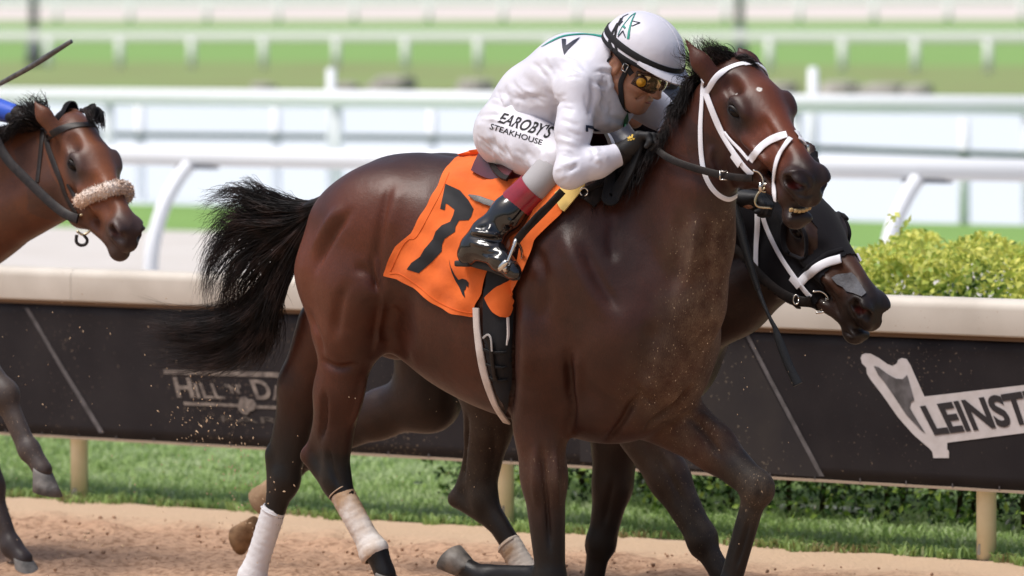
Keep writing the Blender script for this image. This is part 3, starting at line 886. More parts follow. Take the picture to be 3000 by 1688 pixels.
# ---- white running rails, pond fence, far rails
M_WHITE = mat('white_rail', (.80, .82, .85), .35, .5)
M_WHITE2 = mat('white_post', (.78, .80, .83), .45, .4)
M_WFAR = mat('far_white', (.80, .81, .80), .6, .3)
M_DKG = mat('dark_cable', (.10, .13, .12), .7, .3)
M_POLE = mat('grey_pole', (.20, .21, .24), .6, .4)
def at_z(px, py, z): return G(px, py, z)
def run_rail_near():
    zt_ = 1.12; p0 = at_z(0, 418, zt_); y = p0[1]
    t = empty('running_rail', (p0[0], y, 0), 'white running rail on curved gooseneck posts, nearest of the white rails', 'rail')
    b = MB(); x0, x1 = W(-300, 440, y)[0], W(3400, 440, y)[0]
    b.tube([(x0, y, zt_ - .064), (x1, y, zt_ - .064)], .064, 20); b.build('top_rail', M_WHITE, t)
    for px in (-1600, 560, 2695, 4300):
        x = W(px, 470, y)[0]
        if not (x0 < x < x1): continue
        zt2 = zt_ - .12
        c = crom([(x, y - .02, zt2), (x, y - .13, zt2 - .09), (x, y - .27, zt2 - .26), (x, y - .37, zt2 - .50), (x, y - .39, zt2 - .72), (x, y - .39, -.02)], 8)
        b = MB(); b.tube(c, .046, 14); q = b.build('post', M_WHITE2, t)
        b = MB(); b.box((x + .05, y - .0, zt_ - .136), (.30, .08, .018), None, .004); b.build('bracket', M_POLE, q)
    return y
Y_B = run_rail_near()
def straight_rail(name, label, pz, zt_, th, pxs, m, group=None, r=.03, square=True, base=0.0):
    y = at_z(pz[0], pz[1], zt_)[1]
    t = empty(name, (W(0, 100, y)[0], y, 0), label, 'rail', group)
    x0, x1 = W(-250, 100, y)[0], W(3250, 100, y)[0]
    b = MB()
    if square: b.box(((x0 + x1) / 2, y, zt_ - th / 2), (x1 - x0, .10, th), None, .03)
    else: b.tube([(x0, y, zt_ - th / 2), (x1, y, zt_ - th / 2)], th / 2, 20)
    b.build('top_rail', m, t)
    for px in pxs:
        x = W(px, 100, y)[0]
        b = MB(); b.tube([(x, y + .02, base - .05), (x, y + .02, zt_ - th * .8)], r, 10); b.build('post', M_WHITE2 if m is not M_WFAR else m, t)
    return y
Y_A2 = straight_rail('pond_rail', 'wide white rail on straight posts along the near edge of the pond', (0, 256), 1.12, .17, [-358, 314, 984, 1656, 2330, 3005], M_WHITE, r=.048, square=False)
Y_C = straight_rail('infield_rail', 'white far rail above the pond bank, lower and nearer of the two far rails', (0, 92), 1.0, .24, [-75, 140, 349, 560, 770, 984, 1186, 1399, 1612, 1826, 2040, 2253, 2467, 2680, 2894, 3108], M_WFAR, r=.10)
Y_D = straight_rail('far_track_rail', 'faint white rail of thin posts along the far sand track at the top', (0, 3), 1.42, .3, [-50, 167, 381, 606, 815, 1038, 1255, 1473, 1690, 1908, 2125, 2342, 2560, 2777, 2995], M_WFAR, r=.16)
def pond_fence():
    P = [G(px, py, .62) for px, py in ((-300, 389), (0, 392), (402, 396), (1000, 402), (1500, 408), (2000, 421), (2414, 436), (3000, 455), (3300, 463))]
    t = empty('cable_fence', (P[2][0], P[2][1], 0), 'low fence of pale posts with one dark cable in front of the pale pond', 'fence')
    c = crom(P, 6)
    b = MB(); b.tube(c, .030, 8); b.build('cable', M_DKG, t)
    for px in (373, 821, 1287, 1760, 2230, 2790):
        i = int(np.argmin([abs((q - CAMP) @ V_R / ((q - CAMP) @ V_F) * FPX + 1500 - px) for q in c])); q = c[i]
        b = MB(); b.tube([(q[0], q[1] + .05, -.1), (q[0], q[1] + .05, .92)], .052, 10); b.build('post', M_WHITE2, t)
pond_fence()
for px, yt, yb_, lab in ((970, 195, 262, 'pale marker post standing behind the pond rail, left of the jockey'), (2382, 192, 280, 'pale marker post standing behind the pond rail, right of the bay horse head')):
    y = Y_A2 + .5; p = W(px, yt, y)
    b = MB(); b.tube([(p[0], y, -.05), (p[0], y, p[2] - .04)], .048, 12); o = b.build('marker_post', M_WHITE2, None)
    b = MB(); b.ball((p[0], y, p[2] - .04), (.048, .048, .03), 12); b.build('cap', M_WHITE2, o)
    tag(o, lab, 'post', 'marker posts behind the pond rail')
def pole(px, ybase, label, cone):
    p = G(px, ybase, 0); t = empty('light_pole', p, label, 'pole', 'grey poles on the infield')
    b = MB(); b.tube([p, p + np.array([0, 0, 3.0]), p + np.array([0, 0, 9.0])], [.13, .11, .08], 12); b.build('shaft', M_POLE, t)
    b = MB(); b.tube([p + np.array([0, 0, -.02]), p + np.array([0, 0, .5]), p + np.array([0, 0, .9])], [.26, .20, .14], 12); b.build('base', M_POLE, t)
    b = MB(); b.box(p + np.array([.3, 0, 8.95]), (.8, .3, .12), None, .03); b.build('lamp_head', M_POLE, t)
pole(100, 196, 'grey pole on the far bank at the left behind the raised whip', True)
pole(2168, 170, 'grey pole on the far bank behind the bay horse ears', True)

M_ROCK = mat('bank_rock', (.40, .37, .34), .9, .2, col2=(.27, .25, .23), scale=4, detail=8, bump=.6, bscale=12)
def rock(px, w, hgt, dy, label):
    p = G(px, 258, 0) ; p = W(px, 258, Y3 + dy); s = 138.0
    bm = bmesh.new(); bmesh.ops.create_icosphere(bm, subdivisions=3, radius=1.0)
    ph = rng.uniform(0, 6, 6)
    for v in bm.verts:
        c = v.co.copy(); k = 1 + .16 * sin(3 * c.x + ph[0]) * sin(3.3 * c.y + ph[1]) + .12 * sin(5 * c.z + ph[2] + 2 * c.x) + rng.normal(0, .02)
        q = c * k; q = Vector((max(-.8, min(.8, q.x)), q.y, max(-.6, min(.75, q.z))))
        v.co = Vector((q.x * w / s / 1.25, q.y * w / s * .6, q.z * hgt / s)) + Vector((p[0], p[1], .02))
    me = bpy.data.meshes.new('rock'); bm.to_mesh(me); bm.free(); me.materials.append(M_ROCK)
    me.polygons.foreach_set('use_smooth', np.ones(len(me.polygons), bool))
    tag(link(bpy.data.objects.new('rock', me)), label, 'rock', 'rocks along the pond bank')
for a in ((770, 60, 26, .4, 'small pale rock on the pond bank left of the marker post'), (1010, 55, 30, .6, 'pale low rock on the pond bank just right of the left marker post'), (1150, 105, 52, 1.2, 'wide grey rock on the pond bank behind the jockey back'), (1390, 80, 44, .8, 'pale rock on the pond bank close behind the jockey hip'),
          (2285, 70, 40, .9, 'grey rock on the pond bank beside the bay horse forehead'), (2460, 90, 44, 1.1, 'pale flat rock on the pond bank right of the marker post'), (2590, 95, 40, 1.0, 'long low rock on the pond bank, second from the right'), (2690, 60, 38, .8, 'pale rock at the right end of the row on the pond bank')):
    rock(*a)
Y_A = 15.44                                        # centre plane of the bay horse in front

def points(Y0):
    return lambda px, py, yo=0.0: W(px, py, Y0 + yo)

A = points(Y_A)
def head_at(eye, yaw, pitch, roll, scale):
    """head frame whose near eye sits at a surveyed point"""
    h = Head((0, 0, 0), yaw, pitch, roll, scale)
    h.o = np.asarray(eye) - h.p(.222, -.064, .088)
    return h

HA = head_at(A(2152, 328, -.12), radians(60), radians(41), radians(5), 1.08)
HA.sa, HA.sl = .96, 1.06
HA.o = np.asarray(A(2152, 328, -.12)) + HA.o - HA.p(.222, -.064, .088)

BAY_LINES = [
    ([(1150, 515), (1128, 600), (1112, 690), (1104, 760), (1112, 830), (1122, 890)], -.0065, .017, 0),
    ([(1172, 540), (1154, 620), (1140, 700)], .003, .026, 0),
    ([(1085, 740), (1090, 800), (1108, 870)], -.006, .006, 0),
    ([(1098, 740), (1103, 800), (1116, 862)], .005, .005, 0),
    ([(1122, 830), (1120, 900), (1106, 985), (1092, 1050)], .008, .03, 1),
    ([(1150, 880), (1140, 930), (1122, 1000)], -.010, .04, 0),
    ([(1040, 600), (985, 670), (945, 740), (915, 815)], -.010, .018, 0),
    ([(1010, 590), (950, 670), (905, 760)], .006, .02, 0),
    ([(1030, 780), (1075, 800), (1110, 860)], -.007, .016, 0),
    ([(1030, 810), (1000, 870), (985, 940), (975, 1010)], -.007, .02, 0),
    ([(935, 1050), (990, 1078), (1060, 1066)], -.008, .014, 0),
    ([(900, 900), (930, 980), (950, 1060)], -.006, .016, 0),
    ([(1075, 1080), (1050, 1180), (1020, 1270)], .006, .014, 0),
    ([(950, 1130), (950, 1230), (935, 1300)], -.010, .010, 0),
    ([(960, 1300), (975, 1380), (1000, 1440)], -.006, .010, 0),
    # girth line: the shoulder stands proud of the ribs
    ([(1492, 740), (1482, 880), (1477, 1000), (1476, 1120), (1482, 1230)], -.026, .040, 1),
    ([(1560, 700), (1590, 790), (1600, 880), (1590, 960)], -.007, .022, 0),
    ([(1640, 640), (1680, 760), (1740, 880), (1790, 960)], .007, .03, 0),
    ([(1700, 700), (1760, 830), (1830, 930)], -.006, .02, 0),
    ([(1530, 880), (1545, 1000), (1540, 1130)], .006, .03, 0),
    ([(1660, 1010), (1670, 1120), (1672, 1230), (1668, 1330)], -.016, .018, 0),
    ([(1700, 1020), (1690, 1110), (1690, 1200)], .006, .02, 0),
    ([(1890, 1140), (1850, 1190), (1815, 1250), (1770, 1310)], -.012, .014, 0),
    ([(1860, 1120), (1890, 1165), (1925, 1185)], -.006, .010, 0),
    ([(2040, 1110), (1990, 1180), (1930, 1225), (1885, 1272)], -.012, .014, 0),
    ([(1920, 930), (1900, 1040), (1890, 1140)], -.008, .03, 0),
    ([(1585, 1280), (1594, 1400), (1604, 1520), (1612, 1640)], -.010, .010, 0),
    ([(1570, 1290), (1566, 1400), (1575, 1500)], .005, .012, 0),
    ([(1625, 1300), (1630, 1400), (1632, 1500)], .005, .012, 0),
    ([(2000, 1215), (2040, 1240), (2085, 1295), (2120, 1350)], -.010, .012, 0),
    ([(2035, 1200), (2080, 1235), (2125, 1290)], .006, .014, 0),
    ([(2215, 1400), (2225, 1440), (2222, 1480)], -.004, .010, 0),
    ([(2200, 1510), (2175, 1600), (2150, 1680)], -.006, .007, 0),
    # neck and ribs
    ([(1990, 600), (1985, 740), (1970, 880)], -.008, .03, 0),
    ([(2080, 620), (2075, 740), (2060, 860)], -.006, .018, 0),
    ([(2040, 620), (2030, 740), (2020, 850)], .005, .018, 0),
    ([(1800, 620), (1790, 700), (1800, 780)], -.005, .02, 0),
    ([(1300, 640), (1280, 760), (1300, 900), (1360, 1040)], -.003, .03, 0),
    ([(1380, 760), (1370, 880), (1410, 1040)], -.003, .03, 0),
    # face
    ([(2290, 527), (2306, 508), (2345, 503), (2374, 520), (2376, 545), (2350, 560), (2312, 552), (2292, 532)], .0035, .009, 0),
    ([(2330, 568), (2360, 575), (2392, 566)], -.002, .006, 0),
    ([(2262, 520), (2270, 560), (2285, 590)], -.003, .008, 0),
    ([(2230, 330), (2265, 400), (2300, 470)], -.003, .010, 0),
    ([(2190, 420), (2230, 460), (2260, 500)], .003, .008, 0),
    ([(2090, 420), (2080, 470), (2100, 520)], .004, .012, 0),
    ([(2300, 560), (2320, 580), (2350, 590)], .002, .006, 0),
]

def horse_mesh(T, Y0, grid, neck, throat, fores, hinds, h, ears, jaw, thighs=True, lines=(), nr=(.30, .245, .185, .135)):
    """one continuous body: barrel, quarters, shoulders, neck, head and four legs"""
    T = np.asarray(T, float)
    q0 = lambda px, py, yo: A(px, py, yo) + T
    S = Sculpt(*grid)
    cx = -12.0 + T[0]
    u =   [-.87, -.82, -.74, -.62, -.48, -.34, -.2, -.05, .1, .25, .4, .55, .66, .74]
    top = [1.22, 1.34, 1.44, 1.52, 1.545, 1.535, 1.515, 1.51, 1.54, 1.57, 1.52, 1.36, 1.22, 1.08]
    bot = [1.10, 1.02, .96, .90, .84, .76, .705, .665, .64, .63, .64, .70, .78, .95]
    wid = [.03, .11, .18, .235, .255, .265, .28, .29, .285, .265, .245, .205, .15, .05]
    S.loft(np.array(u) + cx, np.array(top) + T[2], np.array(bot) + T[2], wid, Y0, pw=2.15)
    for near in (1, 0):
        q = q0 if near else (lambda px, py, yo: A(px + 150, py - 4, -yo) + T)
        S.ell(q(1120, 660, -.13), (.27, .15, .19), None, .05)
        if thighs:
            S.chain([q(1010, 690, -.12), q(985, 800, -.15), q(990, 960, -.16)], [.13, .135, .10], .07, ((0, 1, 0), .8))
            S.chain([q(1080, 700, -.16), q(1060, 850, -.19), q(1050, 960, -.19)], [.14, .135, .105], .07, ((0, 1, 0), .8))
        else:
            S.chain([q(1050, 700, -.13), hinds[1 - near][0]], [.19, .13], .07, ((0, 1, 0), .75))
    S.chain([q0(1640, 640, -.15), q0(1690, 800, -.17), q0(1800, 960, -.15)], [.10, .12, .12], .07, ((0, 1, 0), .8))
    S.chain([q0(1610, 860, -.16), q0(1590, 1010, -.17), q0(1580, 1120, -.16)], [.13, .125, .10], .07, ((0, 1, 0), .8))
    S.ell(q0(1835, 1010, -.11), (.14, .12, .19), None, .05)
    S.ell(q0(1985, 960, .09), (.14, .13, .20), None, .05)
    S.ell(q0(1960, 1080, .03), (.11, .13, .15), None, .05)
    S.ell(q0(1790, 1190, -.02), (.22, .15, .115), None, .05)
    S.chain([q0(1990, 800, .14), q0(2000, 1000, .14)], [.10, .11], .05)
    if lines is BAY_LINES:
        S.chain([q0(1132, 850, -.335), q0(1130, 950, -.285), q0(1122, 1020, -.225)], [.03, .045, .05], .09, carve=True)
    S.chain(neck, nr, .06, ((0, 1, 0), .58))
    S.chain(throat, [.14, .125, .11], .05, ((0, 1, 0), .9))
    for f in fores: sculpt_foreleg(S, *f['p'], re=f['re'], rm=f['rm'], back=f['back'])
    for f in hinds: sculpt_hindleg(S, *(f if isinstance(f, list) else f['p']), rs=.115, rm=.082)
    sculpt_head(S, h, ears, jaw)
    V, Q = S.net()
    if lines: V = sculpt_lines(V, Q, lines, 1.9)
    return V, Q

NF = [A(1572, 1170, -.15), A(1594, 1400, -.15), A(1614, 1700, -.14), A(1425, 1697, -.13), A(1345, 1655, -.13)]
FF = [A(1930, 1190, .13), A(2090, 1310, .13), A(2222, 1432, .13), A(2140, 1730, .13), A(2060, 1770, .13)]
NH = [A(1030, 960, -.17), A(992, 1150, -.16), A(980, 1390, -.14), A(905, 1335, -.14), A(1102, 1612, -.13), A(1140, 1712, -.13)]
FH = [A(960, 960, .13), A(885, 1130, .13), A(842, 1395, .13), A(802, 1330, .13), A(745, 1700, .13), A(700, 1775, .13)]
VA, QA = horse_mesh((0, 0, 0), Y_A,
    (axis_grid(-13.35, -10.45, .0115, [(-11.35, -10.5, .0052)]), axis_grid(14.85, 15.95, .0105, [(14.95, 15.42, .0055)]), axis_grid(-.02, 2.08, .0115, [(1.22, 2.05, .0052)])),
    [A(1850, 800, 0), A(1962, 615, -.01), A(2042, 445, -.02), A(2105, 318, -.03)],
    [A(2010, 880, 0), A(2035, 700, -.01), A(2060, 560, -.03)],
    [dict(p=NF, re=.105, rm=.074, back=(-.3, 0, .9)), dict(p=FF, re=.125, rm=.074, back=(-1, 0, .1))], [NH, FH], HA,
    [(A(2088, 228, -.08), A(2052, 182, -.10), A(2009, 116, -.11), .036), (A(2205, 205, .07), A(2192, 178, .08), A(2167, 138, .08), .034)], .036, True, BAY_LINES, (.26, .178, .135, .105))

def paint(V, h, legs, rust=None, dirt=None):
    """coat markings: black points, dark muzzle and eye ring, dust caked on the breast"""
    dark, pink, rs = head_paint(V, h)
    for pts, (s0, s1) in legs:
        L = np.r_[0, np.cumsum([np.linalg.norm(pts[i + 1] - pts[i]) for i in range(len(pts) - 1)])]
        for i in range(len(pts) - 1):
            d, t = capdist(V, pts[i], pts[i + 1])
            s_ = L[i] + t * (L[i + 1] - L[i])
            dark = np.maximum(dark, sstep(s_, s0, s1) * (1 - sstep(d, .085, .13)))
    return dark, pink, rs

M_BAY = coat_mat('bay_coat', (.078, .0215, .0100), (.047, .0135, .0072), (.009, .0075, .0072))
D_, P_, R_ = paint(VA, HA, [(NF, (.12, .52)), (FF, (.20, .42)), ([NH[0], NH[1], NH[2], NH[4], NH[5]], (.28, .52)), ([FH[0], FH[1], FH[2], FH[4], FH[5]], (.10, .50))])
def blob(V, c, r0, r1): return 1 - sstep(np.linalg.norm(V - np.asarray(c), axis=1), r0, r1)
rump = np.maximum(blob(VA, A(900, 850, -.2), .10, .38), .7 * blob(VA, A(1120, 640, -.2), .05, .3))
R_ = np.maximum(R_, rump * .75 * (1 - D_))
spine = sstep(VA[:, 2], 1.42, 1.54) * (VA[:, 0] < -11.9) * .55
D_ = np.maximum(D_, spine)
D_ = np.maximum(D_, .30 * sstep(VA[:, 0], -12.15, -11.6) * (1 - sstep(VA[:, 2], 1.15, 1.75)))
dirtA = np.maximum.reduce([blob(VA, A(2120, 960, .05), .10, .30), .9 * blob(VA, A(2120, 740, 0), .06, .24), .8 * blob(VA, A(2020, 1110, 0), .08, .30),
                           .6 * blob(VA, A(2070, 1180, .1), .1, .3), .5 * blob(VA, A(2240, 1420, .1), .05, .2), .4 * blob(VA, A(1640, 1380, -.1), .05, .2)])
wht = np.maximum(blob(VA, hit(bvh_of(VA, QA), 2224, 262)[0], .006, .014), blob(VA, hit(bvh_of(VA, QA), 2157, 277)[0], .003, .008))
tA = empty('horse', (-12.0, Y_A, 0), 'bay racehorse in front wearing the orange number 7 cloth and white bridle', 'horse', 'racehorses galloping on the dirt track')
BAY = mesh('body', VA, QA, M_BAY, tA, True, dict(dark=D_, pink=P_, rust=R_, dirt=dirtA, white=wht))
eyes(HA, tA)
BV_A = bvh_of(VA, QA)

# ---- dark horse on the far side, half a length back
Y_D0 = 16.30
Dk = points(Y_D0)
TD = np.array([-.58, Y_D0 - Y_A, -.03])
HD = head_at(Dk(2333, 680, -.10), radians(50), radians(45), radians(2), 1.06)
DNF = [Dk(1880, 1260, -.13), Dk(1960, 1400, -.13), Dk(2058, 1580, -.13), Dk(2190, 1800, -.13), Dk(2230, 1850, -.13)]
DFF = [Dk(1805, 1270, .13), Dk(1795, 1420, .13), Dk(1762, 1590, .13), Dk(1730, 1790, .13), Dk(1735, 1850, .13)]
DARK_LINES = [([(2472, 900), (2486, 884), (2512, 884), (2532, 905), (2528, 930), (2500, 932), (2480, 920)], .003, .008, 0), ([(2425, 930), (2445, 955), (2480, 975), (2505, 990)], -.004, .006, 0), ([(2440, 860), (2452, 900), (2470, 950)], -.003, .008, 0), ([(2400, 800), (2440, 840), (2470, 880)], .003, .008, 0), ([(1370, 1200), (1362, 1320), (1350, 1430)], -.012, .010, 0), ([(1440, 1230), (1450, 1330), (1430, 1440)], -.005, .014, 0), ([(1920, 1320), (1975, 1420), (2020, 1520)], -.006, .012, 0), ([(1800, 1390), (1780, 1480), (1765, 1560)], -.006, .010, 0)]
DNH = [Dk(1440, 1120, -.15), Dk(1432, 1250, -.14), Dk(1412, 1450, -.13), Dk(1336, 1462, -.13), Dk(1570, 1705, -.13), Dk(1610, 1770, -.13)]
DFH = [Dk(1255, 1160, .15), Dk(1110, 1215, .14), Dk(925, 1315, .13), Dk(893, 1280, .13), Dk(772, 1478, .13), Dk(725, 1570, .13)]
wit = A(1790, 760, 0) + TD
VD, QD = horse_mesh(TD, Y_D0,
    (axis_grid(-14.0, -10.6, .014, [(-11.45, -10.75, .006)]), axis_grid(15.7, 16.85, .0125, [(15.95, 16.4, .007)]), axis_grid(-.05, 1.75, .014, [(.85, 1.6, .006)])),
    [wit, wit + (HD.p(.10, -.16) - wit) * .36 + np.array([0, 0, .06]), wit + (HD.p(.10, -.16) - wit) * .70 + np.array([0, 0, .07]), HD.p(.09, -.15)],
    [wit + np.array([.28, 0, -.22]), wit + (HD.p(.2, -.26) - wit) * .6 + np.array([.05, 0, -.12]), HD.p(.19, -.23)],
    [dict(p=DNF, re=.095, rm=.070, back=(-.8, 0, -.5)), dict(p=DFF, re=.10, rm=.068, back=(-1, 0, 0))], [DNH, DFH], HD,
    [(HD.p(.03, -.01, .07), HD.p(-.06, -.0, .10), HD.p(-.15, -.01, .10), .036), (HD.p(.03, -.01, -.07), HD.p(-.06, 0, -.10), HD.p(-.15, -.01, -.10), .036)], 0.012, False, DARK_LINES)
M_DARKBAY = coat_mat('dark_coat', (.036, .0155, .0095), (.022, .0105, .0075), (.007, .0062, .006), .42)
d_, p_, r_ = paint(VD, HD, [(DNF, (.10, .40)), (DFF, (.10, .40)), ([DNH[0], DNH[1], DNH[2], DNH[4], DNH[5]], (.1, .4)), ([DFH[0], DFH[1], DFH[2], DFH[4], DFH[5]], (.25, .5))])
tD = empty('horse', (-12.58, Y_D0, 0), 'dark brown racehorse in a black blinker hood, running behind the bay', 'horse', 'racehorses galloping on the dirt track')
dd = .45 * np.maximum.reduce([.55 * blob(VD, Dk(1990, 1500, -.1), .1, .5), .45 * blob(VD, Dk(1420, 1300, -.1), .1, .4)])
mesh('body', VD, QD, M_DARKBAY, tD, True, dict(dark=d_ * .8, pink=p_, rust=r_ * .9, dirt=dd, white=np.maximum(0, blob(VD, HD.p(.545, .002, -.01), .004, .016))))
eyes(HD, tD)
BV_D = bvh_of(VD, QD)

# ---- bay horse coming in from the left
Y_L = 15.75
Lf = points(Y_L)
TL = np.array([-3.70, Y_L - Y_A, -.06])
HL = head_at(Lf(214, 485, -.10), radians(57), radians(46), radians(3), .98)
LNF = [Lf(-150, 960, -.13), Lf(-75, 1060, -.13), Lf(16, 1160, -.13), Lf(88, 1318, -.13), Lf(140, 1402, -.13)]
LFF = [Lf(-120, 1120, .10), Lf(-70, 1270, .10), Lf(-25, 1430, .10), Lf(35, 1600, .10), Lf(82, 1655, .10)]
off = lambda P: [p + TL for p in P]
LNH, LFH = off(NH), off(FH)
wl = A(1790, 760, 0) + TL
VL, QL = horse_mesh(TL, Y_L,
    (axis_grid(-17.3, -13.9, .016, [(-14.75, -13.95, .006)]), axis_grid(15.1, 16.35, .0135, [(15.4, 15.95, .007)]), axis_grid(-.1, 1.95, .016, [(1.05, 1.85, .006)])),
    [wl, wl + (HL.p(.09, -.16) - wl) * .36 + np.array([0, 0, .06]), wl + (HL.p(.09, -.16) - wl) * .70 + np.array([0, 0, .06]), HL.p(.09, -.15)],
    [wl + np.array([.22, 0, -.20]), wl + (HL.p(.2, -.24) - wl) * .6 + np.array([.0, 0, -.03]), HL.p(.17, -.20)],
    [dict(p=LNF, re=.10, rm=.070, back=(-.9, 0, .3)), dict(p=LFF, re=.10, rm=.068, back=(-1, 0, -.2))], [LNH, LFH], HL,
    [(Lf(160, 378, -.06), Lf(128, 338, -.08), Lf(98, 294, -.09), .033), (Lf(232, 372, .05), Lf(218, 342, .06), Lf(206, 320, .06), .030)], 0.0, True, (), (.25, .175, .135, .105))
M_BAY2 = coat_mat('light_bay_coat', (.155, .054, .024), (.115, .040, .019), (.034, .033, .036))
d_, p_, r_ = paint(VL, HL, [(LNF, (.05, .2)), (LFF, (.05, .2)), ([NH[0] + TL, NH[1] + TL, NH[2] + TL, NH[4] + TL], (.28, .52))])
d_ = np.where(HL.loc(VL)[:, 0] > .3, d_ * .9, d_)
tL = empty('horse', (-15.8, Y_L, 0), 'bay racehorse with white sheepskin noseband entering at the left edge', 'horse', 'racehorses galloping on the dirt track')
mesh('body', VL, QL, M_BAY2, tL, True, dict(dark=d_, pink=p_ * .5, rust=r_ * .6, dirt=.35 * blob(VL, Lf(40, 1250, 0), .2, .6), white=np.zeros(len(VL))))
eyes(HL, tL)
BV_L = bvh_of(VL, QL)

# ---- hooves
def hoof_of(parent, fe, ho, kind, m=None):
    ax = unit(ho - fe)
    if kind == 'down': sn = np.array([0, 0, -1.0]); fr = np.array([1.0, 0, 0])
    else: sn = unit(kind[0]); fr = unit(kind[1])
    make_hoof(parent, fe, fr, ho, sn, m or M_HOOF)
hoof_of(tA, NF[3], NF[4], ((-.75, 0, .65), (-.5, 0, -.8)))
hoof_of(tA, FF[3], FF[4], ((-.8, 0, .3), (-.6, 0, -.8)))
hoof_of(tA, NH[4], NH[5], 'down'); hoof_of(tA, FH[4], FH[5], 'down')
hoof_of(tD, DNF[3], DNF[4], 'down'); hoof_of(tD, DFF[3], DFF[4], 'down'); hoof_of(tD, DNH[4], DNH[5], 'down')
M_HOOFD = mat('dusty_hoof', (.42, .26, .14), .7, .2, col2=(.22, .125, .065), scale=25, bump=.3)
hoof_of(tD, DFH[4], DFH[5], ((-.95, 0, -.25), (-.3, 0, -.95)), M_HOOFD)
M_HOOFG = mat('grey_hoof', (.20, .185, .17), .7, .3, col2=(.10, .095, .09), scale=25, bump=.3)
hoof_of(tL, LNF[3], LNF[4], ((-.22, 0, -.97), (.97, 0, -.22)), M_HOOFG); hoof_of(tL, LFF[3], LFF[4], 'down', M_HOOFG)
hoof_of(tL, LNH[4], LNH[5], 'down', M_HOOFG); hoof_of(tL, LFH[4], LFH[5], 'down', M_HOOFG)
# ------------------------------------------------------------------ tack
M_WLEATHER = mat('white_webbing', (.74, .74, .79), .45, .4, bump=.08, bscale=260)
M_BLACKL = mat('black_leather', (.009, .007, .0065), .5, .16, col2=(.018, .013, .011), scale=40, bump=.12, bscale=200)
M_RUBBER = mat('black_rubber', (.010, .010, .011), .6, .18, bump=.3, bscale=300)
M_STEEL = mat('bit_steel', (.62, .60, .56), .22, .5, 1.0)
M_BRASSY = mat('ring_brass', (.50, .42, .28), .3, .5, 1.0)
M_ORANGE = mat('orange_cloth', (.74, .150, .030), .85, .15, col2=(.62, .115, .022), scale=7, detail=8, sheen=.1, bump=.25, bscale=24)
M_BLKCLOTH = mat('black_print', (.012, .012, .014), .7, .3)
M_YELLOW = mat('chamois', (.70, .50, .17), .8, .2, bump=.1)
M_NEOP = mat('black_neoprene', (.010, .010, .012), .75, .3, bump=.1, bscale=300)
M_CREAM = mat('girth_edge', (.66, .60, .57), .6, .3, col2=(.52, .46, .42), scale=15)
M_WRAP = mat('white_bandage', (.74, .72, .72), .7, .3, col2=(.62, .58, .55), scale=12, bump=.2, bscale=80)

def ribbon(name, C_, N_, width, thick, m, parent, closed=False):
    """a strap: band of given width lying on a curve C_ with face normals N_"""
    C_, N_ = np.asarray(C_, float), np.asarray(N_, float); n = len(C_)
    wd = np.full(n, width) if np.isscalar(width) else np.interp(np.linspace(0, 1, n), np.linspace(0, 1, len(width)), width)
    T = np.gradient(C_, axis=0); T /= np.linalg.norm(T, axis=1)[:, None] + 1e-12
    S_ = np.cross(T, N_); S_ /= np.linalg.norm(S_, axis=1)[:, None] + 1e-12
    Nn = np.cross(S_, T)
    prof = [(-.5, 0), (-.5, .7), (-.40, 1), (.40, 1), (.5, .7), (.5, 0)]
    vs = [C_[i] + S_[i] * (a * wd[i]) + Nn[i] * (b * thick) for i in range(n) for a, b in prof]
    k = len(prof); fs = [[i * k + j, i * k + (j + 1) % k, (i + 1) * k + (j + 1) % k, (i + 1) * k + j] for i in range(n - 1) for j in range(k)]
    fs += [list(range(k))[::-1], [(n - 1) * k + j for j in range(k)]]
    b = MB(); b.add(vs, fs); o = b.build(name, m, parent, True)
    md = o.modifiers.new('edges', 'EDGE_SPLIT'); md.split_angle = radians(50)
    return o

def smooth_rows(X, it=2):
    X = X.copy()
    for _ in range(it): X[1:-1] = X[1:-1] * .5 + (X[:-2] + X[2:]) * .25
    return X

def strap(name, pts, width, m, parent, bvh, off=.002, thick=.003, n=6, head=None, mirror=True):
    P, N = hits(bvh, pts, n)
    P, N = smooth_rows(P, 2), smooth_rows(N, 4)
    o = ribbon(name, P + N * off, N, width, thick, m, parent)
    if head is not None and mirror:                     # same strap on the other side of the head
        R = np.eye(3) - 2 * np.outer(head.l, head.l)
        P2 = (P - head.o) @ R + head.o; N2 = N @ R
        q = []
        for p_, n_ in zip(P2, N2):
            h = bvh.find_nearest(Vector(p_)); q.append((np.array(h[0]), np.array(h[1])))
        P2 = smooth_rows(np.array([a for a, b in q]), 2); N2 = smooth_rows(np.array([b for a, b in q]), 4)
        ribbon(name, P2 + N2 * off, N2, width, thick, m, parent)
    return P, N

def drape_poly(poly, bvh, step=9.0, off=.01, wrinkle=None, fill=True):
    """traced outline filled with a fine net and laid on a surface; returns verts, faces, normals"""
    v, F, nb_ = polynet(poly, step)
    used = range(len(v))
    P, N = [], []
    last = None
    for u in used:
        x, y = v[u]
        h = hit(bvh, x, y); k = 0
        while h is None and k < 30: k += 1; h = hit(bvh, x, y + 3 * k)
        if h is None: h = last
        last = h
        p, nn = h
        if k: p = p + np.array([0, 0, 3 * k / 880.0])
        P.append(p); N.append(nn)
    P, N = np.array(P), np.array(N); XY = np.array([v[u] for u in used])
    # faces towards the viewer
    out = []
    for t in F:
        a, b, c = P[t[0]], P[t[1]], P[t[2]]
        out.append(t if np.cross(b - a, c - a) @ (CAMP - a) > 0 else t[::-1])
    o_ = off if np.isscalar(off) else off(XY)
    P = P + N * (np.asarray(o_)[:, None] if np.ndim(o_) else o_)
    if wrinkle is not None: P = P + N * wrinkle(XY)[:, None]
    drape_poly.nb = nb_
    return P, out, N, XY

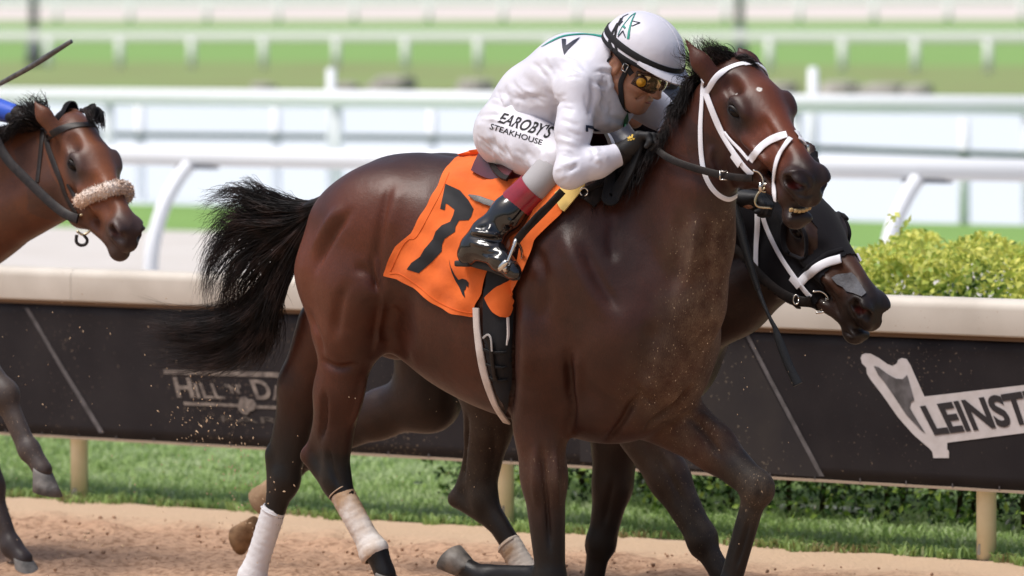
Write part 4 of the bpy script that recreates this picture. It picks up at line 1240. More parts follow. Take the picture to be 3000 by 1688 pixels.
def relax(P, F, it=3, nb=0):
    ed = np.array([(t[i], t[(i + 1) % 3]) for t in F for i in range(3)])
    cnt = np.bincount(ed[:, 0], minlength=len(P)) + np.bincount(ed[:, 1], minlength=len(P))
    for _ in range(it):
        A_ = np.zeros_like(P)
        for c in range(3): A_[:, c] = np.bincount(ed[:, 0], P[ed[:, 1], c], len(P)) + np.bincount(ed[:, 1], P[ed[:, 0], c], len(P))
        P2 = P * .5 + .5 * A_ / np.maximum(cnt, 1)[:, None]
        if nb: P2[:nb] = P[:nb] * .92 + .04 * (np.roll(P[:nb], 1, 0) + np.roll(P[:nb], -1, 0))
        P = P2
    return P

def solid(o, t, off=-1):
    md = o.modifiers.new('thickness', 'SOLIDIFY'); md.thickness = t; md.offset = off
    e = o.modifiers.new('edges', 'EDGE_SPLIT'); e.split_angle = radians(50); return o

def decal(name, poly, bvh, m, parent, off=.003, step=9.0):
    P, F, N, XY = drape_poly(poly, bvh, step, off)
    return mesh(name, P, F, m, parent, True)

def at_depth(px, py, ref, push=0.0):
    """point on a sight line at the same distance as ref"""
    d = ray(px, py); k = (np.asarray(ref) - CAMP) @ V_F / (d @ V_F)
    return CAMP + d * (k + push / np.linalg.norm(d))

# ---- bridle of the bay in front
def torus(b, c, R, r, n, u, v, a0=0, a1=2 * pi, k=22):
    b.tube([c + u * (R * cos(t)) + v * (R * sin(t)) for t in np.linspace(a0, a1, k)], r, 8)

def bay_bridle():
    t = empty('bridle', HA.p(.1, -.1), 'white bridle with double noseband on the bay horse in front', 'bridle', 'bridles')
    S = lambda n, p, w, **k: strap(n, p, w, k.pop('m', M_WLEATHER), t, k.pop('b', BV_A), head=k.pop('h', HA), **k)
    S('browband', [(2066, 282), (2093, 232), (2127, 205), (2168, 189), (2200, 188)], .019)
    S('cheek_strap', [(2066, 262), (2082, 308), (2108, 372), (2142, 432), (2180, 486), (2206, 512)], .021, off=.004)
    S('cheek_keeper', [(2152, 452), (2174, 482)], .028, off=.0085, mirror=False)
    S('cheek_strap', [(2128, 388), (2160, 428), (2196, 470)], .010, off=.007, mirror=False)
    P, N = S('throat_latch', [(2060, 236), (2058, 292), (2053, 369), (2054, 437), (2060, 490), (2068, 520), (2084, 550), (2108, 574), (2137, 584), (2166, 566)], .0155, mirror=False)
    S('noseband', [(2199, 472), (2216, 448), (2240, 424), (2272, 405), (2305, 396)], .026, off=.004)
    S('flash_strap', [(2316, 408), (2301, 430), (2281, 466), (2272, 515), (2272, 566), (2280, 606)], .0165, off=.006)
    # bit
    h = hit(BV_A, 2215, 520); ref = h[0] if h else HA.p(.47, -.13, .07)
    ref = ref + HA.l * .012 + V_T * .02
    q = lambda x, y, d=0.0: at_depth(x, y, ref, d)
    bt = MB(); bt.tube(crom([q(2206, 500), q(2222, 504), q(2234, 520), q(2236, 540), q(2228, 560)], 6), .0042, 8)
    bt.tube([q(2236, 540), q(2262, 541)], [.006, .004], 8)
    bt.tube([q(2229, 535), q(2228, 560)], .0075, 8)
    o = bt.build('bit_ring', M_STEEL, t)
    bt = MB(); bt.tube(crom([q(2262, 545), q(2240, 552), q(2220, 568), q(2212, 590), q(2222, 606), q(2262, 610)], 6), .0036, 8); bt.tube(crom([q(2224, 556), q(2236, 562), q(2244, 562)], 5), .003, 6)
    bt.build('bit_loop', M_BRASSY, o)
    bk = MB(); c = at_depth(2364, 434, HA.p(.44, 0, -.06)); bk.box(c, (.012, .012, .022), None, .002); bk.build('buckle', M_STEEL, t)
    # reins: black leather, from bit to hands, and the loose end over the withers
    hand = A(1908, 418, -.10)
    r = empty('reins', hand, 'black leather reins from the bay horse bit to the gloved hands', 'reins', 'reins')
    pts = [(1915, 408), (1925, 437), (1952, 460), (2000, 482), (2060, 500), (2120, 515), (2175, 522), (2206, 522)]
    C_, N_ = [], []
    bitp = q(2206, 522)
    for k, (x, y) in enumerate(crom([(a, b, 0) for a, b in pts], 6)[:, :2]):
        u = k / (len(pts) * 6 - 6); hb = hit(BV_A, x, y); dep = hand * (1 - u) + bitp * u
        p = at_depth(x, y, dep)
        if hb is not None and (hb[0] - CAMP) @ V_F - .012 < (p - CAMP) @ V_F: p = at_depth(x, y, hb[0], -.012)
        C_.append(p); N_.append(-V_F)
    C_ = smooth_rows(np.array(C_), 6)
    ro = ribbon('rein', C_, N_, [.020, .024, .024, .023], .005, M_BLACKL, r)
    st_ = MB(); st_.tube(C_[4:-2] - V_F * .0056 - np.array([0, 0, .0085]), .0006, 4); st_.build('stitching', mat('stitching', (.4, .33, .26), .7), ro)
    i = int(len(C_) * .72)
    bk = MB(); c = C_[i] - V_F * .008
    for du, dv, sx_, sz_ in ((-.012, 0, .004, .028), (.012, 0, .004, .028), (0, .013, .024, .004), (0, -.013, .024, .004)):
        bk.tube([c + V_R * (du - (sx_ / 2 if sx_ > .01 else 0)) + V_U * (dv - (sz_ / 2 if sz_ > .01 else 0)), c + V_R * (du + (sx_ / 2 if sx_ > .01 else 0)) + V_U * (dv + (sz_ / 2 if sz_ > .01 else 0))], .0022, 6)
    bk.build('buckle', M_STEEL, ro)
    P, N = hits(BV_A, [(1925, 418), (1908, 462), (1878, 520), (1842, 570), (1806, 602), (1782, 606), (1790, 572), (1815, 520)], 7)
    P, N = smooth_rows(P, 4), smooth_rows(N, 8)
    ribbon('rein_end', P + N * .055, N, [.036, .045, .048, .045, .03], .010, M_RUBBER, r)
    # far rein
    C2 = [HA.p(.47, -.13, -.075), HA.p(.30, -.24, -.13), A(2010, 470, .18), A(1930, 420, .12)]
    c2 = crom(C2, 8); ribbon('rein', c2, np.tile(-HA.l, (len(c2), 1)), .022, .005, M_BLACKL, r)
    P, N = hits(BV_A, [(1790, 470), (1775, 520), (1752, 570), (1725, 600)], 7)
    ns = empty('neck_strap', P[0], 'black leather neck strap with buckle at the bay horse withers', 'strap')
    ribbon('strap', P + N * .010, N, .05, .010, M_BLACKL, ns)
    P, N = hits(BV_A, [(1700, 585), (1730, 560), (1770, 548), (1800, 556)], 7); ribbon('strap', P + N * .016, N, .022, .008, M_BLACKL, ns)
    bk = MB(); c = P[3] + N[3] * .026
    torus(bk, c, .013, .003, 12, V_R, V_U, k=14); bk.build('buckle', M_STEEL, ns)
bay_bridle()

def teeth(h, jaw, parent):
    b = MB()
    for i in range(6):
        l = (i - 2.5) * .0115
        b.box(h.p(.583 - .35 * l * l * 30, -.133 - jaw * .62, l), (.012, .0085, .0116), Matrix([list(h.n), list(h.f), list(h.l)]).transposed(), .0015)
    return b.build('teeth', M_TEETH, parent)
teeth(HA, .036, tA)

# ---- saddle cloth, girth, saddle
def wr(XY):
    x, y = XY[:, 0], XY[:, 1]
    u, v = (x * .86 + y * .5), (-x * .5 + y * .86)
    w = .0045 * np.sin(v * .055 + .8 * np.sin(u * .02)) * np.exp(-((x - 1420) / 90) ** 2 - ((y - 560) / 110) ** 2) * 2
    w += .003 * np.sin(u * .06 + y * .02) + .0025 * np.sin(v * .09 + 1.2) * np.exp(-((x - 1300) / 120) ** 2)
    w += .010 * np.exp(-((x - 1430) / 70) ** 2 - ((y - 545 - (x - 1430) * .1) / 14) ** 2)
    return w
CLOTH1 = [(1309, 495), (1332, 469), (1375, 453), (1425, 449), (1470, 462), (1540, 486), (1610, 515), (1650, 530), (1600, 600), (1540, 690), (1480, 760), (1431, 797), (1416, 861), (1397, 893), (1390, 930), (1332, 919), (1274, 890), (1216, 843), (1170, 816), (1126, 809), (1140, 770), (1164, 722), (1188, 704), (1210, 687), (1230, 650), (1257, 606), (1285, 548)]
CLOTH2 = [(1590, 560), (1640, 545), (1668, 560), (1660, 600), (1651, 629), (1612, 668), (1576, 704), (1562, 740), (1545, 790), (1529, 826), (1512, 862), (1500, 884), (1490, 915), (1483, 933), (1470, 928), (1454, 913), (1437, 893), (1425, 872), (1450, 850), (1490, 818), (1520, 780), (1535, 720), (1560, 650)]
def mirror_y(P, y0): Q_ = P.copy(); Q_[:, 1] = 2 * y0 - Q_[:, 1]; return Q_
def two_sides(name, polys, offs, m, parent, wrs, thick):
    V_, F_ = [], []
    first = None
    for poly, of, w in zip(polys, offs, wrs):
        P, F, N, XY = drape_poly(poly, BV_A, 8.0, of, None)
        P = relax(P, F, 5, drape_poly.nb)
        if w is not None: P = P + N * w(XY)[:, None]
        if first is None: first = (P, F)
        for side in (0, 1):
            b = len(V_); Pm = P if side == 0 else mirror_y(P, Y_A)
            V_ += list(Pm); F_ += [[i + b for i in (t if side == 0 else t[::-1])] for t in F]
    o = mesh(name, V_, F_, m, parent, True); solid(o, thick, -1)
    return o, V_, F_
CL, CV, CF = two_sides('saddle_cloth', [CLOTH1, CLOTH2], [.012, .020], M_ORANGE, None, [wr, wr], .0018)
tag(CL, 'orange saddle cloth with black number 7 on the bay horse in front', 'saddle cloth')
BV_CL = BVHTree.FromPolygons([tuple(v) for v in CV], CF)
c3 = lambda L: [(1100 + a * .58, 420 + b * .58) for a, b in L]
N7 = [(1100 + x / 1.412, 420 + y / 1.412) for x, y in ((290, 168), (350, 195), (385, 235), (407, 272), (397, 303), (385, 318), (347, 320), (332, 345), (330, 366), (287, 395), (276, 420), (275, 447), (235, 490), (180, 538), (130, 522), (150, 495), (185, 470), (202, 440), (238, 398), (250, 365), (275, 340), (310, 325), (322, 300), (328, 276), (300, 253), (291, 250), (288, 277), (268, 272))]
decal('number', N7, BV_CL, M_BLKCLOTH, CL, .0016, 6)
LOGO = c3([(373, 585), (380, 620), (400, 662), (420, 690), (440, 683), (460, 690), (473, 705), (470, 728), (460, 720), (456, 738), (448, 745), (454, 782), (440, 765), (425, 728), (405, 695), (387, 655), (376, 615)])
decal('horse_emblem', LOGO, BV_CL, M_BLKCLOTH, CL, .0016, 5)
# hem stitching
def cloth_line(name, pts, r, m, off=.006):
    P, N = hits(BV_CL, pts, 8); b = MB(); b.tube(P + N * off, r, 5); return b.build(name, m, CL)
M_OR2 = mat('orange_seam', (.66, .125, .024), .8, .2)
cloth_line('hem', [(1144, 796), (1178, 724), (1200, 701), (1222, 692), (1268, 610), (1296, 556), (1316, 506)], .0011, M_OR2, .001)
cloth_line('hem', [(1142, 802), (1172, 804), (1216, 831), (1274, 878), (1332, 907), (1384, 918)], .0011, M_OR2, .001)
# chamois corner
P, F, N, XY = drape_poly([(1634, 577), (1660, 556), (1712, 540), (1716, 556), (1690, 590), (1660, 628), (1650, 622), (1638, 600)], BV_A, 8, .026)
ch = mesh('chamois_pad', P, F, M_YELLOW, None, True); solid(ch, .006, 1); tag(ch, 'pale yellow pad showing under the front of the orange saddle cloth', 'saddle pad')
# girth
GB = [(1470, 700), (1500, 760), (1500, 884), (1497, 1000), (1497, 1100), (1495, 1190), (1492, 1214), (1478, 1186), (1455, 1138), (1436, 1080), (1424, 1010), (1417, 950), (1416, 902), (1420, 860), (1432, 790)]
gt = empty('girth', A(1450, 1000, -.28), 'black girth with pale edging behind the bay horse near foreleg', 'girth')
P, F, N, XY = drape_poly(GB, BV_A, 8, .010); P = relax(P, F, 3); o = mesh('band', list(P), F, M_NEOP, gt, True); solid(o, .005, 1)
o = mesh('band', list(mirror_y(P, Y_A)), [t[::-1] for t in F], M_NEOP, gt, True); solid(o, .005, 1)
def edge_band(pts, w):
    P, N = hits(BV_A, pts, 8); P, N = smooth_rows(P, 3), smooth_rows(N, 5)
    ribbon('edging', P + N * .012, N, w, .007, M_CREAM, gt)
edge_band([(1403, 901), (1406, 960), (1414, 1030), (1426, 1090), (1444, 1145), (1464, 1190), (1488, 1226)], [.026, .028, .030, .030, .028])
edge_band([(1481, 930), (1482, 985), (1479, 1010)], [.009, .008, .003])
for a, b_ in (((1428, 1020), (1478, 1028)), ((1436, 1062), (1480, 1066)), ((1446, 1100), (1480, 1104))):
    P, N = hits(BV_A, [a, ((a[0] + b_[0]) / 2, a[1] + 8), b_], 6); ribbon('lacing', P + N * .018, N, .010, .004, M_RUBBER, gt)
P, N = hits(BV_A, [(1440, 985), (1452, 1010), (1458, 1060), (1464, 1105)], 6); ribbon('buckle_strap', P + N * .020, N, .018, .005, M_BLACKL, gt)
P, N = hits(BV_A, [(1430, 986), (1446, 978), (1456, 990), (1460, 1024)], 6); ribbon('buckle_strap', P + N * .026, N, .007, .003, mat('pale_tab', (.35, .33, .32), .6), gt)

M_SADRED = mat('dark_red_leather', (.075, .010, .016), .28, .5, coat=.3)
def saddle():
    t = empty('saddle', A(1560, 470, 0), 'small black and dark red racing saddle under the jockey in white', 'saddle')
    # seat pad: sections along the back
    X0, X1 = A(1450, 480, 0)[0], A(1735, 500, 0)[0]
    vs = []; n = 15; m_ = 14
    for i in range(m_ + 1):
        u = i / m_; x = X0 + (X1 - X0) * u
        w = .13 + .05 * sin(pi * u); hgt = .020 + .035 * (1 - u) ** 2 + .05 * u ** 3
        for k in range(n + 1):
            a = -1 + 2 * k / n; y = Y_A + a * w
            h = BV_A.ray_cast(Vector((x, y, 2.3)), Vector((0, 0, -1)), 2)
            z = h[0].z if h[0] else 1.5
            vs.append((x, y, z + .022 + hgt * (1 - abs(a) ** 2.5)))
    I = np.arange((m_ + 1) * (n + 1)).reshape(m_ + 1, n + 1)
    Q = np.stack([I[:-1, :-1], I[1:, :-1], I[1:, 1:], I[:-1, 1:]], -1).reshape(-1, 4)
    o = mesh('seat', vs, Q, M_SADRED, t); solid(o, .016, -1)
    P, F, N, XY = drape_poly([(1448, 477), (1475, 480), (1520, 500), (1530, 512), (1505, 540), (1484, 535), (1456, 508)], BV_A, 8, .034); f = mesh('flap', P, F, M_SADRED, t); solid(f, .006, 1)
    P, N = hits(BV_A, [(1450, 505), (1468, 524), (1490, 540), (1508, 545)], 6); ribbon('flap_edge', P + N * .036, N, .020, .010, M_BLACKL, f)
    P, N = hits(BV_CL, [(1378, 576), (1400, 584), (1425, 594), (1450, 602)], 5); bl = ribbon('billet', P + N * .006, N, [.006, .020, .022, .022], .004, mat('grey_strap', (.085, .075, .07), .5, .4, col2=(.14, .13, .12), scale=200), t)
    # stirrup leather and iron on the near side
    q = lambda x, y, yo: A(x, y, yo)
    C_ = crom([q(1648, 560, -.26), q(1600, 612, -.30), q(1545, 668, -.335), q(1513, 706, -.35)], 6)
    ribbon('stirrup_leather', C_, np.tile(-V_F, (len(C_), 1)), .026, .007, M_BLACKL, t)
    C_ = crom([q(1630, 578, -.28), q(1580, 622, -.31), q(1535, 672, -.345)], 6); ribbon('stirrup_leather', C_ - V_F * .008, np.tile(-V_F, (len(C_), 1)), .014, .005, M_BLACKL, t)
    b = MB()
    top = q(1513, 702, -.355)
    b.tube(crom([top, q(1500, 735, -.37), q(1484, 775, -.385)], 6), [.0055] * 6 + [.005] * 6 + [.007], 10)
    b.tube([q(1513, 700, -.352), q(1506, 722, -.362)], .0075, 10)
    b.tube(crom([q(1486, 764, -.388), q(1474, 778, -.392), q(1462, 792, -.392)], 5), [.007, .009, .010, .011, .011, .011, .011, .011, .010, .009, .006], 12)
    b.tube(crom([q(1476, 782, -.392), q(1484, 794, -.37), q(1500, 800, -.30)], 5), .010, 10)
    b.tube(crom([top, q(1530, 740, -.30), q(1520, 790, -.26), q(1500, 800, -.29)], 6), .0055, 8)
    b.build('stirrup', M_STEEL, t)
saddle()

# ---- leg wraps
M_WRAPD = mat('dusty_bandage', (.66, .58, .50), .8, .2, col2=(.40, .26, .16), scale=9, detail=8, bump=.3, bscale=60, mix=(.42, .62))
M_WRAPN = mat('stained_bandage', (.70, .66, .62), .8, .2, col2=(.44, .30, .19), scale=6, detail=8, bump=.3, bscale=60, mix=(.40, .58))
M_WRAPT = mat('tan_bandage', (.46, .32, .20), .85, .2, col2=(.34, .22, .13), scale=14, detail=8, bump=.3, bscale=60)
M_WRAPW = mat('white_wrap', (.70, .69, .70), .7, .3, col2=(.70, .66, .62), scale=7, detail=7, bump=.25, bscale=70, mix=(.5, .8))
def wrap(label, a, b, u0, u1, r0, r1, m, back, bulge=None, sock=None):
    """stretch bandage wound round a cannon bone, turns overlapping like a screw"""
    d = unit(b - a); L = np.linalg.norm(b - a); bk = unit(back - d * (back @ d)); sd = np.cross(d, bk)
    t = empty('leg_bandage', a + (b - a) * u0, label, 'bandage', 'leg bandages')
    n = 24; rows = 34; vs = []
    for i in range(rows + 1):
        u = u0 + (u1 - u0) * i / rows
        for k in range(n):
            ang = 2 * pi * k / n
            turn = (i * .30 + ang / (2 * pi)) % 1.0
            r = r0 + (r1 - r0) * i / rows + .0022 * turn + (.0 if bulge is None else bulge * math.exp(-((u - 1.0) / .12) ** 2))
            if i in (0, rows): r -= .004
            c = a + d * (L * u) + bk * .012
            vs.append(c + bk * (r * 1.18 * cos(ang)) + sd * (r * .92 * sin(ang)))
    fs = [[i * n + k, i * n + (k + 1) % n, (i + 1) * n + (k + 1) % n, (i + 1) * n + k] for i in range(rows) for k in range(n)]
    o = MB(); o.add(vs, fs); q = o.build('wrap', m, t); solid(q, .004, -1)
    e = MB(); pts = [a + d * (L * (u0 + .03)) + bk * (.012 + (r0 * 1.18 + .003) * cos(x)) + sd * ((r0 * .92 + .003) * sin(x)) for x in np.linspace(-2.6, -.4, 12)]
    e.tube(pts, .0022, 6, True, 1.0); e.build('tape_end', m, t)
def hl(P): return P[2], P[4], unit(P[3] - P[2])
for P, lab, u0, u1, r0, r1, m, bu in ((NH, 'white dusty bandage on the near hind leg of the bay in front', .17, 1.06, .039, .0365, M_WRAPN, .012), (FH, 'clean white bandage on the far hind leg of the bay in front', .32, 1.06, .038, .036, M_WRAPW, .012),
                                      (DNH, 'tan smeared bandage on the dark horse hind leg set forward', .52, 1.04, .039, .037, M_WRAPD, .012), (DFH, 'brown muddy bandage on the dark horse lifted hind leg', .45, 1.06, .038, .038, M_WRAPT, .012)):
    a, b, bk = hl(P); wrap(lab, a, b, u0, u1, r0, r1, m, bk, bu)

# ---- dark horse: hood, bridle, reins
M_HOOD = mat('black_hood', (.009, .0085, .011), .9, .12, sheen=.05, bump=.12, bscale=500)
def hood():
    a, n_, l = HD.loc(VD).T
    e = np.sqrt(((a - .235) / 1.15) ** 2 + ((n_ + .075)) ** 2)
    inside = (a > -.04) & (a < .385 - .25 * (n_ + .05) * (n_ < -.05)) & (n_ > -.30) & (n_ < .06) & (np.abs(l) < .16) & (e > .062)
    keep = inside[QD].all(1); Q = QD[keep]; u = np.unique(Q); mp = np.full(len(VD), -1); mp[u] = np.arange(len(u))
    N = vnormals(VD, QD)
    o = mesh('blinker_hood', VD[u] + N[u] * .0055, mp[Q], M_HOOD, None, True); solid(o, .004, -1)
    tag(o, 'black blinker hood with round eye hole on the dark horse', 'blinker hood')
    for sg in (1, -1):                                  # moulded cup behind the eye
        b = MB(); cup = []
        for t in np.linspace(1.75, 4.9, 18):
            q = HD.p(.235 + .072 * cos(t), -.075 + .062 * sin(t), sg * .11)
            h = BV_D.find_nearest(Vector(q)); cup.append(np.array(h[0]) + np.array(h[1]) * .010)
        b.tube(cup, .0085, 8); b.build('eye_cup', M_HOOD, o)
        b = MB(); ring_ = []
        for t in np.linspace(0, 2 * pi, 40):
            h = BV_D.find_nearest(Vector(HD.p(.235 + .0715 * cos(t), -.075 + .0620 * sin(t), sg * .12))); ring_.append(np.array(h[0]) + np.array(h[1]) * .005)
        b.tube(smooth_rows(np.array(ring_), 2), .0065, 8); b.build('cup_rim', M_HOOD, o)
    zz = lambda L: [(2060 + p_ * .3865, 540 + q_ * .3865) for p_, q_ in L]
    P, N = hits(BV_D, zz([(1058, 500), (1000, 515), (950, 530), (890, 570), (840, 605), (790, 640), (740, 700), (700, 760)]), 6); P, N = smooth_rows(P, 2), smooth_rows(N, 3)
    ribbon('hood_hem', P + N * .005, N, .016, .005, M_HOOD, o)
hood()
def dark_bridle():
    t = empty('bridle', HD.p(.1, -.1), 'white bridle with padded noseband over the black hood of the dark horse', 'bridle', 'bridles')
    z = lambda L: [(2060 + a * .3865, 540 + b * .3865) for a, b in L]
    S = lambda n, p, w, **k: strap(n, p, w, k.pop('m', M_WLEATHER), t, BV_D, head=HD, **k)
    S('throat_latch', z([(420, 170), (420, 300), (418, 450), (414, 640)]), .0185, off=.012, mirror=False)
    S('cheek_strap', z([(455, 190), (480, 290), (530, 410), (600, 540), (690, 680), (790, 810), (825, 850)]), .017, off=.012)
    S('noseband', z([(745, 745), (800, 690), (880, 630), (970, 590), (1050, 570)]), .030, off=.007, thick=.007)
    S('cheek_keeper', z([(690, 700), (750, 770)]), .026, off=.017, mirror=False)
    h = hit(BV_D, 2395, 890); ref = (h[0] if h else HD.p(.47, -.13, .07)) + HD.l * .012
    q = lambda L: [at_depth(x, y, ref) for x, y in z(L)]
    b = MB(); b.tube(crom(q([(830, 815), (890, 812), (940, 850), (945, 910), (915, 965), (855, 975)]), 6), .0042, 8); b.tube(crom(q([(935, 860), (920, 910), (895, 955)]), 5), [.005] * 4 + [.009] * 4 + [.004] * 3, 8)
    b.build('bit_ring', M_STEEL, t)
    P, N = hits(BV_D, z([(700, 890), (760, 940), (830, 985), (900, 1010)]), 6); ribbon('curb_strap', P + N * .008, N, .02, .006, M_BLACKL, t)
    nose = decal('nose_patch', z([(975, 712), (1010, 690), (1060, 678), (1130, 672), (1160, 705), (1200, 770), (1232, 830), (1200, 858), (1150, 835), (1090, 815), (1060, 780), (1020, 760)]), BV_D, mat('grey_tape', (.115, .118, .13), .8, .25, col2=(.09, .09, .10), scale=30, bump=.5, bscale=70), tD, .003, 6)
    solid(nose, .003, 1)
    r = empty('reins', ref, 'black leather reins on the dark horse', 'reins', 'reins')
    hd_ = Dk(2150, 700, -.16)
    pts = z([(180, 430), (300, 540), (420, 670), (520, 770), (640, 850), (760, 890), (822, 880)])
    C_ = []
    for k, (x, y) in enumerate(crom([(a_, b_, 0) for a_, b_ in pts], 6)[:, :2]):
        u = k / (len(pts) * 6 - 6); p = at_depth(x, y, hd_ * (1 - u) + ref * u); hb = hit(BV_D, x, y)
        if hb is not None and (hb[0] - CAMP) @ V_F - .02 < (p - CAMP) @ V_F: p = at_depth(x, y, hb[0], -.02)
        C_.append(p)
    C_ = smooth_rows(np.array(C_), 4); ribbon('rein', C_, np.tile(-V_F, (len(C_), 1)), [.026, .026, .03, .032], .006, M_BLACKL, r)
    bk = MB(); torus(bk, C_[int(len(C_) * .74)] - V_F * .01, .016, .003, 12, V_R * .6, V_U, k=14); bk.build('buckle', M_STEEL, r)
dark_bridle()

# ---- left horse: bridle with sheepskin roll, reins
M_WOOL = mat('sheepskin', (.80, .72, .66), .95, .1, col2=(.66, .45, .32), scale=14, detail=8, bump=1.0, bscale=130, sheen=.3)
M_BRN = mat('dark_brown_leather', (.014, .011, .011), .5, .3, col2=(.026, .020, .018), scale=60)
def left_bridle():
    t = empty('bridle', HL.p(.1, -.1), 'dark leather bridle with fluffy white sheepskin noseband on the left horse', 'bridle', 'bridles')
    z = lambda L: [(a * .5108, 80 + b * .5108) for a, b in L]
    S = lambda n, p, w, **k: strap(n, p, w, M_BRN, t, BV_L, head=HL, **k)
    S('browband', z([(270, 640), (310, 605), (380, 575), (450, 562), (500, 562)]), .026, mirror=True)
    S('cheek_strap', z([(262, 590), (275, 680), (310, 780), (350, 880), (385, 980), (440, 1070)]), .022)
    S('throat_latch', z([(245, 590), (238, 680), (228, 780), (215, 890)]), .018, mirror=False)
    P, N = hits(BV_L, z([(395, 900), (430, 970), (455, 1040)]), 6); ribbon('cheek_strap', P + N * .006, N, .014, .004, M_BRN, t)
    P, N = hits(BV_L, z([(468, 1005), (530, 972), (590, 948), (640, 938), (672, 934)]), 6)
    P, N = smooth_rows(P, 3), smooth_rows(N, 4)
    full = np.vstack([P, ((P - HL.o) @ (np.eye(3) - 2 * np.outer(HL.l, HL.l)) + HL.o)[::-1]]); fN = np.vstack([N, (N @ (np.eye(3) - 2 * np.outer(HL.l, HL.l)))[::-1]])
    b = MB(); c = full + fN * .015; c = crom(smooth_rows(c, 3)[::2], 4)
    b.tube(c, [.012] + [.025 + .002 * sin(i * 1.9) for i in range(len(c) - 2)] + [.012], 14); o = b.build('sheepskin_roll', M_WOOL, t)
    # wool tufts
    vs = np.array([v for v in b.v]); cn = vs.mean(0); bl = []
    k = rng.integers(0, len(vs), 1500); p = vs[k]; 
    dirs = np.array([v - c[np.argmin(((c - v) ** 2).sum(1))] for v in p]); dirs /= np.linalg.norm(dirs, axis=1)[:, None] + 1e-9
    d2 = dirs + rng.normal(0, .5, dirs.shape); tip = p + d2 * .0055; s = np.cross(d2, rng.normal(size=d2.shape)); s /= np.linalg.norm(s, axis=1)[:, None] + 1e-9
    V_ = np.stack([p - s * .003, p + s * .003, tip], 1).reshape(-1, 3); o2 = mesh('wool', V_, np.arange(len(V_)).reshape(-1, 3), M_WOOL, o, True); o2['kind'] = 'stuff'
    h = hit(BV_L, *z([(470, 1110)])[0]); ref = (h[0] if h else HL.p(.47, -.13, .07)) + HL.l * .012
    q = lambda L: [at_depth(x, y, ref) for x, y in z(L)]
    b = MB(); b.tube(crom(q([(455, 1080), (500, 1070), (528, 1110), (520, 1160), (480, 1190), (440, 1170)]), 6), .0045, 8); b.build('bit_ring', M_BRASSY, t)
    b = MB(); b.tube(crom(q([(440, 1190), (438, 1230), (460, 1250), (490, 1245), (500, 1220), (480, 1190)]), 6), .006, 8); b.build('curb_strap', M_BRN, t)
    r = empty('reins', ref, 'dark brown leather reins on the left horse', 'reins', 'reins')
    pts = z([(-60, 560), (0, 690), (60, 780), (150, 870), (240, 960), (330, 1040), (400, 1085), (450, 1100)]); C_ = []
    hd_ = Lf(-40, 380, -.14)
    for k, (x, y) in enumerate(crom([(a_, b_, 0) for a_, b_ in pts], 6)[:, :2]):
        u = k / (len(pts) * 6 - 6); p = at_depth(x, y, hd_ * (1 - u) + ref * u); hb = hit(BV_L, x, y)
        if hb is not None and (hb[0] - CAMP) @ V_F - .02 < (p - CAMP) @ V_F: p = at_depth(x, y, hb[0], -.02)
        C_.append(p)
    C_ = smooth_rows(np.array(C_), 4); ribbon('rein', C_, np.tile(-V_F, (len(C_), 1)), .034, .008, M_BRN, r)
left_bridle()

# ------------------------------------------------------------------ hair: tails, manes, forelocks
def strands(name, guides, n, r, m, parent, spread=.03, curl=.02, nseg=14, jitter_len=.25, tips=.12, tint=None):
    """long hair between guide curves: each strand is a thin tapered three-sided tube"""
    G_ = [crom(g, 10) for g in guides]
    T = np.linspace(0, 1, nseg)
    GG = []
    for g in G_:
        L = np.r_[0, np.cumsum(np.linalg.norm(np.diff(g, axis=0), axis=1))]; L /= L[-1]
        GG.append(np.stack([np.interp(T, L, g[:, c]) for c in range(3)], 1))
    GG = np.array(GG); k = len(GG)
    VV, QQ = [], []
    for i in range(n):
        a = rng.integers(0, k); b = rng.integers(max(0, a - 2), min(k, a + 3)); w = rng.random() * .6
        c = GG[a] * (1 - w) + GG[b] * w
        ln = 1 - jitter_len * rng.random() ** 1.5
        idx = T * ln; c = np.stack([np.interp(idx, T, c[:, q]) for q in range(3)], 1)
        o = rng.normal(size=3); o /= np.linalg.norm(o); o *= spread * rng.random() ** .7
        ph = rng.uniform(0, 6.3, 3); fr = rng.uniform(.6, 1.7, 3)
        wv = np.stack([np.sin(T * 6.3 * fr[q] + ph[q]) for q in range(3)], 1) * curl * (T[:, None] ** 1.4)
        c = c + o * (.35 + tips / .12 * .65 * T[:, None] ** 1.1) + wv
        tg = np.gradient(c, axis=0); tg /= np.linalg.norm(tg, axis=1)[:, None] + 1e-9
        s = np.cross(tg, V_F + rng.normal(0, .3, 3)); s /= np.linalg.norm(s, axis=1)[:, None] + 1e-9; u = np.cross(tg, s)
        rr = (r * rng.uniform(.6, 1.3) * np.clip(1.15 - T ** 2.2, .12, 1))[:, None]
        ring = np.stack([c + s * rr, c - s * rr * .5 + u * rr * .86, c - s * rr * .5 - u * rr * .86], 1).reshape(-1, 3)
        base = len(VV) * nseg * 3; VV.append(ring)
        q = np.arange(nseg - 1)[:, None] * 3 + base
        for j in range(3): QQ.append(np.concatenate([q + j, q + (j + 1) % 3, q + 3 + (j + 1) % 3, q + 3 + j], 1))
    return mesh(name, np.vstack(VV), np.vstack(QQ), m, parent, True)

